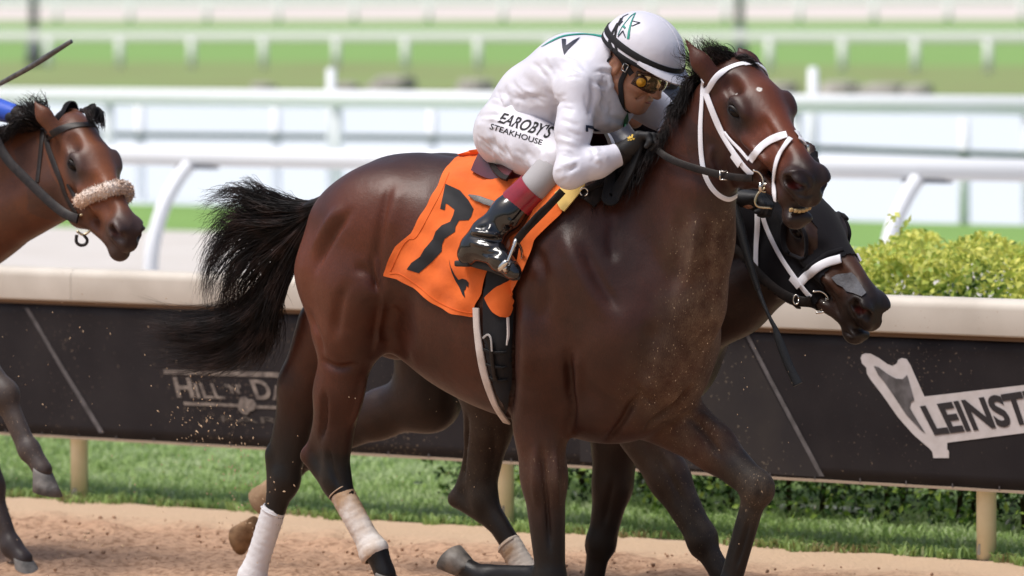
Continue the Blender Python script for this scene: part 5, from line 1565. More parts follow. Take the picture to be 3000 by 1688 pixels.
def pg(pts, fn, yo=0.0):
    out = []
    for i, p in enumerate(pts):
        out.append(fn(p[0], p[1], p[2] if len(p) > 2 else yo))
    return out
TG = [
 [(950, 588), (890, 600), (830, 592), (770, 572), (712, 548)], [(945, 590), (880, 612), (800, 608), (740, 590), (690, 560)],
 [(945, 595), (870, 618), (800, 612), (720, 603), (640, 600), (585, 590)], [(940, 600), (870, 632), (790, 640), (700, 638), (620, 650)],
 [(940, 605), (860, 645), (770, 655), (690, 660), (640, 690), (610, 745), (590, 820)], [(935, 610), (850, 675), (765, 700), (695, 735), (640, 800), (612, 860), (603, 910)],
 [(935, 612), (840, 690), (760, 730), (705, 790), (672, 850), (662, 910), (664, 970)], [(930, 615), (840, 715), (770, 780), (720, 860), (690, 930), (678, 980)],
 [(930, 618), (835, 740), (780, 840), (745, 930), (730, 1010), (742, 1075)], [(925, 622), (835, 760), (800, 870), (790, 960), (772, 1040), (742, 1084)],
 [(925, 625), (840, 770), (812, 880), (815, 960), (800, 1020), (772, 1070)], [(922, 628), (830, 775), (760, 870), (690, 925), (600, 948), (500, 955), (450, 975)],
 [(922, 628), (830, 790), (770, 890), (700, 960), (610, 985), (520, 985), (440, 950)], [(922, 632), (830, 800), (765, 910), (700, 990), (620, 1030), (540, 1050), (480, 1052)],
 [(922, 632), (835, 810), (780, 920), (730, 1010), (670, 1060), (600, 1085), (560, 1095)], [(920, 632), (838, 810), (800, 920), (775, 1010), (720, 1072), (660, 1080)],
]
strands('tail', [pg([(x, y, .02 + .05 * sin(i * 2.3 + k)) for k, (x, y) in enumerate(g)], A) for i, g in enumerate(TG)], 2300, .0013, M_HAIR, tA, .040, .024, 16, .38, .11)
WISP = [[(900, 660), (810, 820), (740, 910), (630, 950), (510, 955), (395, 955)], [(900, 660), (815, 830), (750, 930), (660, 985), (545, 1000), (410, 1000)], [(900, 660), (820, 840), (760, 950), (680, 1020), (565, 1058), (430, 1065)], [(905, 650), (800, 790), (720, 870), (620, 905), (510, 915), (405, 885)], [(900, 660), (830, 850), (770, 970), (700, 1050), (610, 1085), (500, 1100)]]
strands('tail', [pg([(x, y, .03 + .05 * sin(i * 1.7 + k)) for k, (x, y) in enumerate(g)], A) for i, g in enumerate(WISP)], 1000, .0009, M_HAIR, tA, .030, .020, 16, .30, .12)
LOCK = [[(930, 600), (830, 612), (740, 640), (660, 690), (610, 780), (592, 880)], [(935, 598), (840, 600), (740, 575), (660, 560), (580, 600)], [(930, 605), (820, 650), (720, 680), (640, 740), (600, 830), (606, 920)], [(940, 592), (860, 596), (790, 570), (735, 530), (705, 545)], [(930, 610), (800, 700), (690, 800), (668, 930), (655, 1010)]]
strands('tail', [pg([(x, y, .02 + .05 * sin(i * 2.7 + k)) for k, (x, y) in enumerate(g)], A) for i, g in enumerate(LOCK)], 700, .0011, M_HAIR, tA, .022, .020, 16, .30, .12)
core = [pg([(955, 590, .0), (900, 615, .0), (850, 660, .01), (815, 720, .02)], A)]
b_ = MB(); b_.tube(crom(core[0], 6), np.linspace(.026, .018, 19), 12); b_.build('tail_dock', M_HAIR, tA)

def surf(px, py, off=.0, fn=None, bvh=None):
    h = hit(bvh or BV_A, px, py); return (h[0] + h[1] * off) if h is not None else (fn or A)(px, py, 0)
# mane of the bay in front: along the crest, thrown back over the near side and up by the wind
MG = [
 [A(2150, 190, 0), A(2120, 165, -.02), A(2085, 140, -.04), A(2070, 125, -.05)], [A(2165, 188, .01), A(2140, 158, .0), A(2110, 150, -.02), A(2085, 175, -.03)],
 [A(2130, 195, 0), A(2090, 168, -.03), A(2068, 140, -.04), A(2062, 112, -.05)], [A(2100, 215, 0), A(2062, 185, -.03), A(2030, 150, -.05), A(2008, 118, -.06)],
 [A(2090, 225, 0), A(2045, 205, -.03), A(2012, 170, -.05), A(1990, 135, -.05)],
 [A(2070, 245, 0), A(2025, 240, -.06), A(2002, 280, -.09), A(1995, 340, -.10)], [A(2050, 270, 0), A(2010, 270, -.06), A(1992, 310, -.1), A(1978, 350, -.11)],
 [A(2030, 300, 0), A(1990, 300, -.07), A(1968, 330, -.11), A(1962, 372, -.13)], [A(2010, 320, 0), A(1975, 320, -.08), A(1955, 350, -.13), A(1958, 400, -.15)],
]
strands('mane', MG, 900, .0014, M_HAIR, tA, .035, .016, 12, .45, .08)
MG2 = [[A(1985, 350, 0), A(1950, 380, -.10), A(1935, 430, -.14)], [A(1950, 390, 0), A(1915, 430, -.11), A(1890, 490, -.14), A(1875, 540, -.16)],
       [A(1910, 430, 0), A(1875, 470, -.10), A(1850, 530, -.14), A(1830, 585, -.17)], [A(1870, 470, 0), A(1830, 500, -.10), A(1805, 560, -.15), A(1800, 600, -.17)],
       [A(1830, 500, 0), A(1790, 530, -.10), A(1760, 580, -.15), A(1745, 640, -.18)], [A(1790, 520, 0), A(1755, 550, -.10), A(1725, 590, -.14), A(1715, 640, -.17)], [A(1880, 440, 0), A(1830, 450, -.08), A(1800, 480, -.12), A(1780, 520, -.14)]]
strands('mane', MG2, 1000, .0014, M_HAIR, tA, .035, .014, 12, .45, .06)
strands('forelock', [[A(2150, 185, 0), A(2190, 175, 0), A(2215, 195, .01)], [A(2160, 182, .01), A(2200, 185, .01), A(2228, 205, .02)], [A(2140, 185, 0), A(2175, 165, 0), A(2205, 182, .01)]], 160, .0017, M_HAIR, tA, .018, .008, 10, .3, .05)
# dark horse
strands('mane', [[HD.p(.0, -.02), HD.p(-.06, -.05, .05), HD.p(-.10, -.14, .10)], [HD.p(-.05, -.06), HD.p(-.11, -.10, .06), HD.p(-.16, -.20, .11)]], 160, .002, M_HAIR, tD, .04, .014, 10, .4, .06)
cr = np.array([-.58, Y_D0 - Y_A, 0])
strands('tail', [[A(950, 590, .0) + cr, A(880, 620, .05) + cr, A(800, 700, .05) + cr, A(760, 850, .04) + cr]], 240, .0025, M_HAIR, tD, .04, .02, 12, .4, .1)
# left horse
z = lambda x, y: (x * .5108, 80 + y * .5108)
lm = lambda L: [Lf(*z(x, y), yo) for x, y, yo in L]
strands('mane', [lm([(280, 560, 0), (210, 490, -.02), (150, 450, -.03), (110, 420, -.03)]), lm([(260, 570, 0), (190, 510, -.04), (130, 480, -.05), (85, 470, -.05)]), lm([(300, 540, 0), (250, 450, 0), (220, 410, 0), (240, 390, 0)]),
                 lm([(200, 590, 0), (120, 560, -.05), (60, 590, -.09), (20, 660, -.11)]), lm([(140, 600, 0), (70, 580, -.05), (10, 620, -.09), (-30, 680, -.1)]), lm([(230, 570, 0), (150, 540, -.05), (80, 560, -.08), (30, 620, -.1)]), lm([(60, 620, 0), (0, 600, -.05), (-60, 640, -.09), (-90, 700, -.1)])], 620, .0022, M_HAIR, tL, .035, .016, 12, .45, .08)
strands('forelock', [[HL.p(.03, .02, .01), HL.p(.08, .06, .02), HL.p(.14, .045, .01)], [HL.p(.02, .02, -.03), HL.p(.08, .06, -.04), HL.p(.15, .04, -.03)], [HL.p(.03, .02, -.01), HL.p(.06, .075, -.01), HL.p(.10, .07, 0)]], 330, .0022, M_HAIR, tL, .02, .006, 10, .2, .04)
# ------------------------------------------------------------------ jockeys
M_SKIN = mat('skin', (.40, .205, .13), .45, .4, col2=(.34, .16, .10), scale=30, bump=.05, bscale=300, sss=.25)
M_LIP = mat('lip_skin', (.27, .10, .075), .4, .4)
def silk(name, c, c2): return mat(name, c, .42, .4, col2=c2, scale=8, bump=.22, bscale=26, sheen=.1)
M_SILK = silk('white_silk', (.62, .615, .68), (.585, .58, .65))
M_BREECH = silk('white_breeches', (.61, .60, .655), (.575, .565, .62))
M_GREYB = mat('grey_stretch', (.34, .33, .34), .7, .3, bump=.08, bscale=200)
M_CUFF = mat('red_cuff', (.27, .012, .028), .28, .5, col2=(.21, .010, .022), scale=20, coat=.2)
M_BOOT = mat('patent_boot', (.005, .005, .006), .14, .5, coat=.5)
M_SOLE = mat('boot_sole', (.03, .028, .027), .7, .3)
M_GLOVE = mat('black_glove', (.012, .012, .013), .6, .35, bump=.15, bscale=200)
M_TEAL = mat('teal_print', (.02, .25, .20), .5, .3)
M_GREENP = mat('green_print', (.015, .11, .05), .5, .3)
M_NAVY = mat('navy_print', (.012, .016, .035), .5, .3)
M_GOLD = mat('gold_print', (.55, .36, .05), .4, .4)
M_LENS = mat('amber_lens', (.34, .26, .15), .05, .6, .75, coat=.5)
M_LENS2 = mat('vent_amber', (.65, .33, .03), .25, .5, .3)
M_FRAME = mat('goggle_frame', (.05, .022, .014), .25, .5)
M_BLUE = silk('blue_silk', (.02, .085, .50), (.017, .07, .42))
M_DKB = silk('dark_silk', (.02, .02, .03), (.016, .016, .024))

def creases(seed, areas):
    """fine random pleats: (x, y, spread, direction in degrees, length, count)"""
    g = np.random.default_rng(seed); out = []
    for x, y, sp, ang, ln, n in areas:
        for _ in range(n):
            a = radians(ang + g.normal(0, 14)); cx, cy = x + g.normal(0, sp), y + g.normal(0, sp); l = ln * g.uniform(.5, 1.2) / 2; b = g.normal(0, .12) * l
            out.append(([(cx - l * cos(a), cy - l * sin(a)), (cx + b * sin(a), cy - b * cos(a)), (cx + l * cos(a), cy + l * sin(a))], g.choice([-1, -1, 1]) * g.uniform(.0022, .0042), g.uniform(.0055, .0085), 0))
    return out

def jockey(key, T, label, mats, near_arm=None, far_arm=None, fine=True):
    T = np.asarray(T, float); J = lambda px, py, yo=0.0: A(px, py, yo) + T
    y0 = Y_A + T[1]
    M_SH, M_BR, M_CAP = mats
    root = empty('person', J(1560, 480, 0), label, 'person', 'jockeys')
    H = Head((0, 0, 0), radians(35), radians(30), 0.0)
    H.o = J(1814, 201, -.075) - H.p(-.008, -.004, .080)
    P, R = H.p, H.R
    nS, nE, nW = near_arm or [J(1692, 262, -.165), J(1668, 508, -.300), J(1828, 447, -.150)]
    fS, fE, fW = far_arm or [J(1848, 268, .155), J(1985, 372, .20), J(1962, 402, .07)]
    hipN, knN, anN = J(1492, 390, -.10), J(1632, 474, -.165), J(1432, 694, -.30)
    hipF, knF, anF = J(1640, 392, .11), J(1742, 440, .22), J(1590, 690, .31)
    trunk = [J(1512, 388, 0), J(1584, 304, 0), J(1688, 238, 0), J(1762, 218, 0)]
    st = .0062 if fine else .009
    lo = np.minimum.reduce([nW, fW, trunk[0], knF, P(0, 0)]) - .3; hi = np.maximum.reduce([nW, fW, trunk[0], knF, P(0, 0)]) + .3
    G3 = lambda lo_, hi_, s_: [np.arange(lo_[i], hi_[i], s_) for i in range(3)]
    # --- body (skin): trunk, limbs, head with face, hands under the gloves
    xs, ys, zs = axis_grid(lo[0], hi[0], st * 1.4, [(P(0, 0)[0] - .16, P(0, 0)[0] + .17, .0036 if fine else .006)]), axis_grid(y0 - .55, y0 + .5, st * 1.4, [(P(0, 0)[1] - .14, P(0, 0)[1] + .14, .0036 if fine else .006)]), axis_grid(anN[2] - .12, hi[2], st * 1.4, [(P(0, 0)[2] - .17, P(0, 0)[2] + .14, .0036 if fine else .006)])
    S = Sculpt(xs, ys, zs)
    S.chain(trunk, [.115, .110, .125, .10], .05, ((0, 1, 0), 1.12))
    for s_, e_, w_ in ((nS, nE, nW), (fS, fE, fW)):
        S.chain([trunk[3], s_], [.08, .050], .04); S.chain([s_, e_, w_], [.048, .036, .025], .03)
        S.cone(w_, w_ + unit(w_ - e_) * .05, .024, .026, .02)
    for h_, k_, a_ in ((hipN, knN, anN), (hipF, knF, anF)):
        S.chain([h_, k_], [.095, .055], .04); S.chain([k_, k_ * .6 + a_ * .4, a_], [.050, .048, .034], .03)
        S.cone(a_, a_ + unit(V_R * .9 - np.array([0, 0, .45])) * .13, .032, .024, .03)
    S.cone(J(1775, 225, 0), P(-.035, -.05), .068, .058, .04)
    S.ell(P(-.005, .035), (.098, .108, .076), R, .02)
    S.ell(P(.030, -.040), (.066, .075, .060), R, .03)
    S.ell(P(.052, -.082), (.046, .034, .040), R, .03)
    for sg in (1, -1):
        S.cone(P(-.005, -.055, sg * .056), P(.066, -.104, sg * .020), .018, .018, .03)
        S.ell(P(.066, -.030, sg * .043), (.026, .020, .022), R, .025)
        S.cone(P(.090, .022, sg * .010), P(.074, .020, sg * .050), .013, .010, .015)
        S.ell(P(.106, -.036, sg * .013), (.013, .010, .009), R, .008)
        S.ell(P(.088, .000, sg * .032), (.018, .012, .018), R, .012, carve=True)
        S.ell(P(.080, .000, sg * .032), (.013, .012, .013), R, .004)
        S.ell(P(-.030, -.006, sg * .080), (.024, .036, .012), R, .008)
        S.ell(P(-.026, -.002, sg * .094), (.014, .022, .008), R, .005, carve=True)
        S.cone(P(.088, -.048, sg * .030), P(.075, -.068, sg * .036), .003, .003, .012, carve=True)
    S.ell(P(.076, -.106), (.020, .018, .022), R, .02)
    S.chain([P(.092, .016), P(.108, -.012), P(.121, -.034)], [.010, .011, .013], .014)
    S.cone(P(.094, -.064, .017), P(.094, -.064, -.017), .0085, k=.012)
    S.cone(P(.090, -.078, .014), P(.090, -.078, -.014), .0085, k=.012)
    S.cone(P(.104, -.071, .024), P(.104, -.071, -.024), .0025, k=.006, carve=True)
    V, Q = S.net(1)
    body = mesh('body', V, Q, M_SKIN, root)
    bvh = bvh_of(V, Q)
    # --- shirt
    S = Sculpt(*G3(np.array([lo[0], y0 - .55, lo[2]]), np.array([hi[0], y0 + .5, hi[2]]), st))
    S.chain(trunk, [.132, .136, .149, .118], .06, ((0, 1, 0), 1.10))
    S.ell(J(1762, 305, -.03), (.095, .14, .098), None, .05)
    for s_, e_, w_, sg in ((nS, nE, nW, -1), (fS, fE, fW, 1)):
        S.chain([trunk[3], s_], [.10, .070], .05)
        m_ = s_ * .5 + e_ * .5
        S.chain([s_, m_, e_], [.070, .053, .044], .04)
        S.chain([e_, e_ * .5 + w_ * .5, w_], [.049, .046, .036], .03)
    S.cone(J(1770, 222, 0), P(-.045, -.040), .085, .074, .03)
    S.cone(P(-.075, -.035), P(-.085, .0), .060, .050, .04)
    ax = unit(P(-.03, .0) - J(1775, 225, 0))
    S.cone(P(-.010, -.025) , P(.005, .07), .086, .10, .01, carve=True)
    w2 = unit(nW - nE); S.cone(nW + w2 * .045, nW + w2 * .09, .05, k=.004, carve=True)
    w2 = unit(fW - fE); S.cone(fW + w2 * .045, fW + w2 * .09, .05, k=.004, carve=True)
    V, Q = S.net(1)
    if fine:
        z = lambda L: [(1340 + a * .3866, b * .3866) for a, b in L]
        L = [(z([(1000, 600), (1030, 700), (1020, 800), (985, 900)]), -.009, .010, 0), (z([(1040, 590), (1075, 700), (1060, 820)]), .006, .012, 0), (z([(980, 570), (1060, 640), (1160, 650)]), -.006, .009, 0),
             (z([(800, 600), (880, 580), (960, 600)]), -.003, .006, 0), (z([(650, 560), (690, 690), (745, 800), (742, 930)]), -.014, .014, 0), (z([(370, 770), (500, 745), (620, 730), (735, 765)]), -.0035, .006, 0),
             (z([(340, 640), (400, 800), (450, 870)]), -.007, .014, 0), (z([(330, 720), (380, 830)]), .006, .012, 0), (z([(520, 840), (620, 800), (730, 850)]), .005, .014, 0),
             (z([(1040, 520), (1100, 510), (1170, 525)]), .006, .010, 0), (z([(1000, 560), (1090, 540), (1175, 560)]), -.005, .007, 0), (z([(1180, 620), (1230, 720), (1330, 830)]), -.006, .010, 0),
             (z([(1090, 850), (1180, 900), (1280, 920)]), -.006, .012, 0), (z([(1050, 780), (1100, 900), (1130, 980)]), .006, .014, 0), (z([(1150, 760), (1180, 880)]), -.005, .010, 0),
             (z([(770, 900), (850, 930), (950, 960)]), -.004, .009, 0), (z([(760, 1040), (850, 1080), (940, 1110)]), .004, .010, 0), (z([(780, 1180), (860, 1190), (940, 1190)]), -.006, .008, 0), (z([(760, 1250), (840, 1240), (930, 1230)]), .004, .008, 0), (z([(790, 1330), (860, 1290), (930, 1215)]), -.005, .007, 0),
             (z([(1000, 1200), (1080, 1260)]), -.003, .009, 0), (z([(1080, 1140), (1150, 1210)]), .003, .009, 0), (z([(640, 420), (780, 430), (900, 480)]), .004, .02, 0), (z([(560, 480), (680, 520), (780, 600)]), -.005, .018, 0), (z([(470, 560), (560, 640), (640, 720)]), -.004, .016, 0), (z([(430, 690), (540, 690), (640, 670)]), .004, .014, 0)]
        L += creases(3, [(1530, 270, 26, 35, 90, 9), (1600, 200, 30, 55, 90, 7), (1655, 300, 14, -10, 60, 6), (1660, 420, 14, 10, 60, 7), (1655, 500, 12, -25, 60, 6), (1740, 470, 18, 70, 40, 6), (1780, 250, 14, 60, 60, 6), (1770, 320, 20, 75, 60, 7), (1500, 300, 18, 80, 60, 6), (1700, 180, 24, 20, 80, 5)])
        V = sculpt_lines(V, Q, L, .95)
    sh = mesh('shirt', V, Q, M_SH, root); bv_sh = bvh_of(V, Q)
    # --- breeches
    S = Sculpt(*G3(np.array([min(hipN[0], hipF[0]) - .25, y0 - .45, anN[2]]), np.array([max(knF[0], knN[0]) + .2, y0 + .45, trunk[1][2] + .1]), st))
    S.chain([J(1512, 390, 0), J(1565, 325, 0)], [.132, .128], .05, ((0, 1, 0), 1.15))
    for h_, k_, sg in ((hipN, knN, -1), (hipF, knF, 1)):
        S.chain([h_, h_ * .5 + k_ * .5, k_], [.112, .090, .064], .05)
        sh_ = k_ + (anN - knN if sg < 0 else anF - knF) * .10
        S.cone(k_, sh_, .062, .056, .03)
    V, Q = S.net(1)
    if fine:
        z = lambda L: [(1340 + a * .3866, b * .3866) for a, b in L]
        V = sculpt_lines(V, Q, creases(5, [(1430, 420, 14, 60, 80, 9), (1470, 450, 16, 55, 80, 8), (1540, 470, 20, 40, 60, 7), (1430, 350, 14, 10, 80, 7), (1590, 450, 14, 80, 50, 5)]) + [(z([(150, 880), (260, 870), (380, 880)]), -.006, .010, 0), (z([(140, 950), (230, 930), (300, 900)]), .005, .010, 0), (z([(160, 1060), (210, 1120), (290, 1190)]), -.006, .012, 0), (z([(230, 1030), (280, 1120), (380, 1230)]), -.006, .012, 0),
             (z([(190, 1000), (250, 1090), (330, 1200)]), .005, .012, 0), (z([(380, 1060), (420, 1150), (440, 1270)]), .005, .014, 0), (z([(360, 1100), (390, 1200)]), -.005, .010, 0), (z([(480, 1130), (580, 1200), (640, 1260)]), -.005, .012, 0), (z([(560, 1100), (650, 1150), (700, 1200)]), .005, .012, 0), (z([(200, 780), (300, 800), (380, 860)]), -.007, .012, 0), (z([(230, 740), (330, 770)]), .005, .010, 0)], .8)
    br = mesh('breeches', V, Q, M_BR, root); bv_br = bvh_of(V, Q)
    # --- grey stretch below the knee, boots
    for k_, a_, sg in ((knN, anN, -1), (knF, anF, 1)):
        d = a_ - k_
        sc = lambda px, py, yo: (J(px, py, yo) if sg < 0 else J(px + 158, py - 4, -yo))
        b = MB(); c = crom([k_ + d * .02, sc(1600, 514, -.205), sc(1572, 546, -.233), sc(1560, 557, -.238)], 6); b.tube(c, np.linspace(.058, .0545, len(c)), 22); b.build('knee_band', M_GREYB, root)
        g0 = np.minimum.reduce([sc(1570, 540, -.27), sc(1345, 740, -.33), sc(1525, 810, -.34)]) - .1; g1 = np.maximum.reduce([sc(1570, 540, -.27), sc(1345, 740, -.33), sc(1525, 810, -.34)]) + .1
        S = Sculpt(*G3(g0, g1, .0048 if fine else .008))
        top, mid, ank = sc(1556, 562, -.235), sc(1492, 628, -.272), sc(1424, 688, -.312)
        S.chain([top * .35 + mid * .65, mid, ank], [.055, .058, .046], .03)
        S.cone(ank, sc(1398, 722, -.322), .046, .043, .04)
        S.cone(sc(1440, 705, -.315), sc(1432, 728, -.320), .046, .043, .03)
        S.cone(sc(1384, 728, -.325), sc(1374, 744, -.325), .042, .040, .03)
        S.chain([sc(1430, 730, -.322), sc(1470, 764, -.335), sc(1500, 793, -.342)], [.043, .035, .025], .03, ((0, 1, 0), 1.0))
        S.cone(sc(1500, 790, -.342), sc(1512, 802, -.345), .026, .018, .02)
        V, Q = S.net(1)
        if fine and sg < 0:
            z = lambda L: [(1100 + a * .58, 420 + b * .58) for a, b in L]
            V = sculpt_lines(V, Q, [(z([(465, 465), (540, 480), (600, 490), (650, 485)]), -.006, .007, 0), (z([(480, 445), (550, 455), (640, 470)]), .006, .008, 0), (z([(470, 495), (550, 520), (620, 520)]), .004, .006, 0), (z([(520, 540), (560, 560), (640, 550)]), -.004, .006, 0), (z([(580, 400), (570, 450)]), .004, .008, 0), (z([(500, 430), (560, 420), (600, 400)]), -.004, .008, 0), (z([(560, 570), (600, 580), (650, 600)]), .003, .005, 0), (z([(660, 420), (690, 380)]), .003, .010, 0)])
        bo = mesh('boot', V, Q, M_BOOT, root)
        c = crom([sc(1566, 551, -.236), sc(1540, 577, -.246), sc(1513, 603, -.256)], 5)
        b = MB(); b.tube(c, np.linspace(.0595, .0615, len(c)), 26, False); q = b.build('cuff', M_CUFF, bo); solid(q, .004, -1)
        sp = [sc(1348, 756, -.325), sc(1396, 775, -.33), sc(1448, 789, -.338), sc(1500, 809, -.345), sc(1522, 817, -.347)]
        cp = crom(sp, 6); b = MB(); b.tube(cp, np.interp(np.linspace(0, 1, len(cp)), [0, .1, .45, .8, 1], [.018, .030, .027, .032, .012]), 14, True, .22)
        # flat sole: squeeze vertically
        vv = np.array(b.v); ctr = np.repeat(cp, 14, axis=0); vv[:, 2] = ctr[:, 2] + (vv[:, 2] - ctr[:, 2]) * .42; b.v = [tuple(x) for x in vv]
        b.build('sole', M_SOLE, bo)
        hb = MB(); hb.box(sc(1364, 772, -.326), (.058, .052, .020), None, .005); hb.build('heel', M_SOLE, bo)
    # --- gloves: palm, four curled fingers and thumb each
    for w_, e_, sg in ((nW, nE, -1), (fW, fE, 1)):
        h = unit(w_ - e_); up = np.array([0, 0, 1.0]); h = unit(V_R * .74 + np.array([0, 0, .60]) + V_T * .12) if (sg < 0 and fine) else unit(h * .75 + V_R * .55 + np.array([0, 0, .2]))
        s_ = unit(np.cross(h, up)) * (1 if sg < 0 else -1) * 1.0        # towards the thumb is inward
        inn = np.array([0, -sg * 1.0, 0]); inn = unit(inn - h * (inn @ h)); pn = unit(np.cross(inn, h)); pn = pn if pn[2] < 0 else -pn
        lo_, hi_ = w_ - .14, w_ + .17
        S = Sculpt(*G3(lo_, hi_, .0036 if fine else .0055))
        S.cone(w_ - h * .03, w_ + h * .02, .034, .034, .02, (pn, .8))
        for i in range(4):
            b0 = w_ + h * .015 + inn * (.024 - .016 * i); kn = w_ + h * (.083 - .005 * abs(i - 1.2)) + inn * (.031 - .0205 * i) - pn * .004
            S.cone(b0, kn, .020, .0145, .016)
            ln = (.040, .044, .041, .034)[i]
            p1 = kn + unit(h * .75 + pn * .65) * ln; p2 = p1 + unit(pn * .95 - h * .25) * ln * .68; p3 = p2 + unit(-h * .9 + pn * .25) * ln * .55
            S.chain([kn, p1, p2, p3], [.0130, .0118, .0108, .0090], .004)
        S.ell(w_ + h * .045 + pn * .010, (.040, .036, .024), np.stack([h, inn, pn], 1), .02)
        t0 = w_ + h * .012 + inn * .026 + pn * .008; t1 = t0 + unit(h * .6 + inn * .6 + pn * .5) * .040; t2 = t1 + unit(h * .9 + pn * .45 - inn * .15) * .032; t3 = t2 + unit(h * .7 + pn * .6 - inn * .35) * .024
        S.chain([t0, t1, t2, t3], [.018, .0145, .0125, .0100], .008)
        V, Q = S.net(1); gl = mesh('glove', V, Q, M_GLOVE, root)
        d = unit(w_ - e_)
        b = MB(); b.tube([w_ - d * .022, w_ + d * .012], .0385, 20, False); q = b.build('wrist_strap', M_BLACKL, gl); solid(q, .003, -1)
        if fine and sg < 0:
            bg = bvh_of(V, Q)
            z = lambda L: [(1340 + a * .3866, b_ * .3866) for a, b_ in L]
            for poly in ([(1287, 1045), (1300, 1040), (1308, 1030), (1316, 1040), (1325, 1018), (1335, 1022), (1330, 1045), (1312, 1052), (1296, 1056)], [(1290, 1062), (1310, 1058), (1332, 1048), (1346, 1046), (1338, 1062), (1326, 1056), (1318, 1068), (1306, 1062), (1296, 1070)]):
                decal('glove_emblem', z(poly), bg, M_GOLD, gl, .0015, 4)
    # --- helmet with cloth cap, band, peak, straps
    hc = P(.004, .062); ra = (.141, .124, .116)
    vs = []; nr, nc = 22, 48
    for i in range(nr + 1):
        t = (pi * .535) * i / nr
        for k in range(nc):
            a = 2 * pi * k / nc; fl = 1.0 + .02 * max(0, (i - nr + 3)) / 3
            x = sin(t) * cos(a); x *= (1.0 if x > 0 else 1.04)
            vs.append(hc + H.f * (ra[0] * x * fl) + H.n * (ra[1] * cos(t) - .012 * (x < 0) * 0) + H.l * (ra[2] * sin(t) * sin(a) * fl))
    fs = [[i * nc + k, i * nc + (k + 1) % nc, (i + 1) * nc + (k + 1) % nc, (i + 1) * nc + k] for i in range(nr) for k in range(nc)]
    hv = np.array(vs); 
    hl_ = MB(); hl_.add(vs, fs); he = hl_.build('helmet', M_CAP, root); solid(he, .006, 1)
    bv_h = BVHTree.FromPolygons([tuple(v) for v in vs], fs)
    ring = lambda t, w, a0=0, a1=2 * pi, n=60, rr=1.015: [hc + H.f * (ra[0] * rr * sin(t(a)) * cos(a) * (1.0 if cos(a) > 0 else 1.04)) + H.n * (ra[1] * cos(t(a))) + H.l * (ra[2] * rr * sin(t(a)) * sin(a)) for a in np.linspace(a0, a1, n)]
    def band(name, t, w, m, rr=1.03, a0=0, a1=2 * pi):
        C_ = np.array(ring(t, 0, a0, a1, 64, rr)); N_ = C_ - hc; N_ /= np.linalg.norm(N_, axis=1)[:, None]
        return ribbon(name, C_, N_, w, .004, m, he)
    band('cap_band', lambda a: pi * (.462 + .006 * cos(a)), .022, M_NEOP, 1.045)
    band('cap_edge', lambda a: pi * .528, .014, M_NEOP if True else M_CAP, 1.045, .9, 2 * pi - .9)
    # peak
    vs = []; n1, n2 = 6, 22
    for i in range(n1 + 1):
        u = i / n1
        for k in range(n2 + 1):
            a = -1.15 + 2.3 * k / n2; e_ = (cos(a / 1.15 * pi / 2) ** .6)
            base = hc + H.f * (ra[0] * 1.05 * sin(pi * .5) * cos(a)) + H.l * (ra[2] * 1.05 * sin(a)) + H.n * (ra[1] * cos(pi * .5))
            vs.append(base + H.f * (.046 * u * e_) + H.n * (.002 - .010 * u * e_ - .008 * u * u))
    I = np.arange((n1 + 1) * (n2 + 1)).reshape(n1 + 1, n2 + 1); Q = np.stack([I[:-1, :-1], I[1:, :-1], I[1:, 1:], I[:-1, 1:]], -1).reshape(-1, 4)
    pk = mesh('peak', vs, Q, M_CAP, he); solid(pk, .006, -1)
    # helmet emblem and seam
    if fine:
        z = lambda L: [(1340 + a * .3866, b * .3866) for a, b in L]
        def stroke(pts, w0, w1, m, name='star_emblem'):
            P_, N_ = hits(bv_h, z(pts), 6)
            if len(P_) > 2: ribbon(name, P_ + N_ * .007, N_, [w0, w1], .0015, m, he)
        stroke([(1352, 114), (1320, 135), (1290, 170), (1255, 215), (1226, 272)], .004, .002, M_TEAL); stroke([(1352, 114), (1330, 160), (1312, 220), (1300, 300)], .0025, .009, M_TEAL)
        stroke([(1264, 206), (1278, 222)], .007, .007, M_TEAL)
        stroke([(1330, 172), (1386, 183)], .003, .002, M_NAVY); stroke([(1386, 183), (1325, 208)], .0045, .003, M_NAVY)
        stroke([(1226, 285), (1262, 242)], .003, .0045, M_NAVY); stroke([(1262, 242), (1281, 290)], .0045, .003, M_NAVY)
        stroke([(1300, 122), (1262, 140)], .003, .005, M_NAVY); stroke([(1262, 140), (1238, 205)], .005, .003, M_NAVY); stroke([(1262, 172), (1238, 196)], .003, .003, M_NAVY)
        stroke([(1250, 150), (1215, 230), (1205, 320), (1220, 400)], .009, .010, M_NEOP, 'goggle_strap'); stroke([(1225, 185), (1185, 260), (1165, 320), (1185, 380), (1230, 430)], .010, .016, M_NEOP, 'goggle_strap')
        b = MB(); b.tube([hc + H.f * (ra[0] * 1.052 * sin(t)) + H.n * (ra[1] * 1.052 * cos(t)) for t in np.linspace(-1.3, 1.4, 30)], .0014, 6); b.build('cap_seam', M_CAP, he)
    # chin strap
    def hb(pts, w, off=.004, m=M_NEOP, th=.004):
        P_, N_ = [], []
        for q in crom(pts, 6):
            r_ = bvh.find_nearest(Vector(q)); P_.append(np.array(r_[0])); N_.append(np.array(r_[1]))
        P_, N_ = smooth_rows(np.array(P_), 2), smooth_rows(np.array(N_), 3)
        ribbon('chin_strap', P_ + N_ * off, N_, w, th, m, he)
    for sg in (1, -1):
        hb([P(.020, .055, sg * .10), P(.018, .0, sg * .09), P(.020, -.05, sg * .075), P(.045, -.100, sg * .04), P(.052, -.13, sg * .0)], .017)
        hb([P(-.06, .03, sg * .10), P(-.055, -.04, sg * .085), P(.0, -.065, sg * .07)], .010)
    b = MB(); b.ball(P(.022, -.095, .055), (.016, .012, .010), 10, R); b.build('strap_clip', M_NEOP, he)
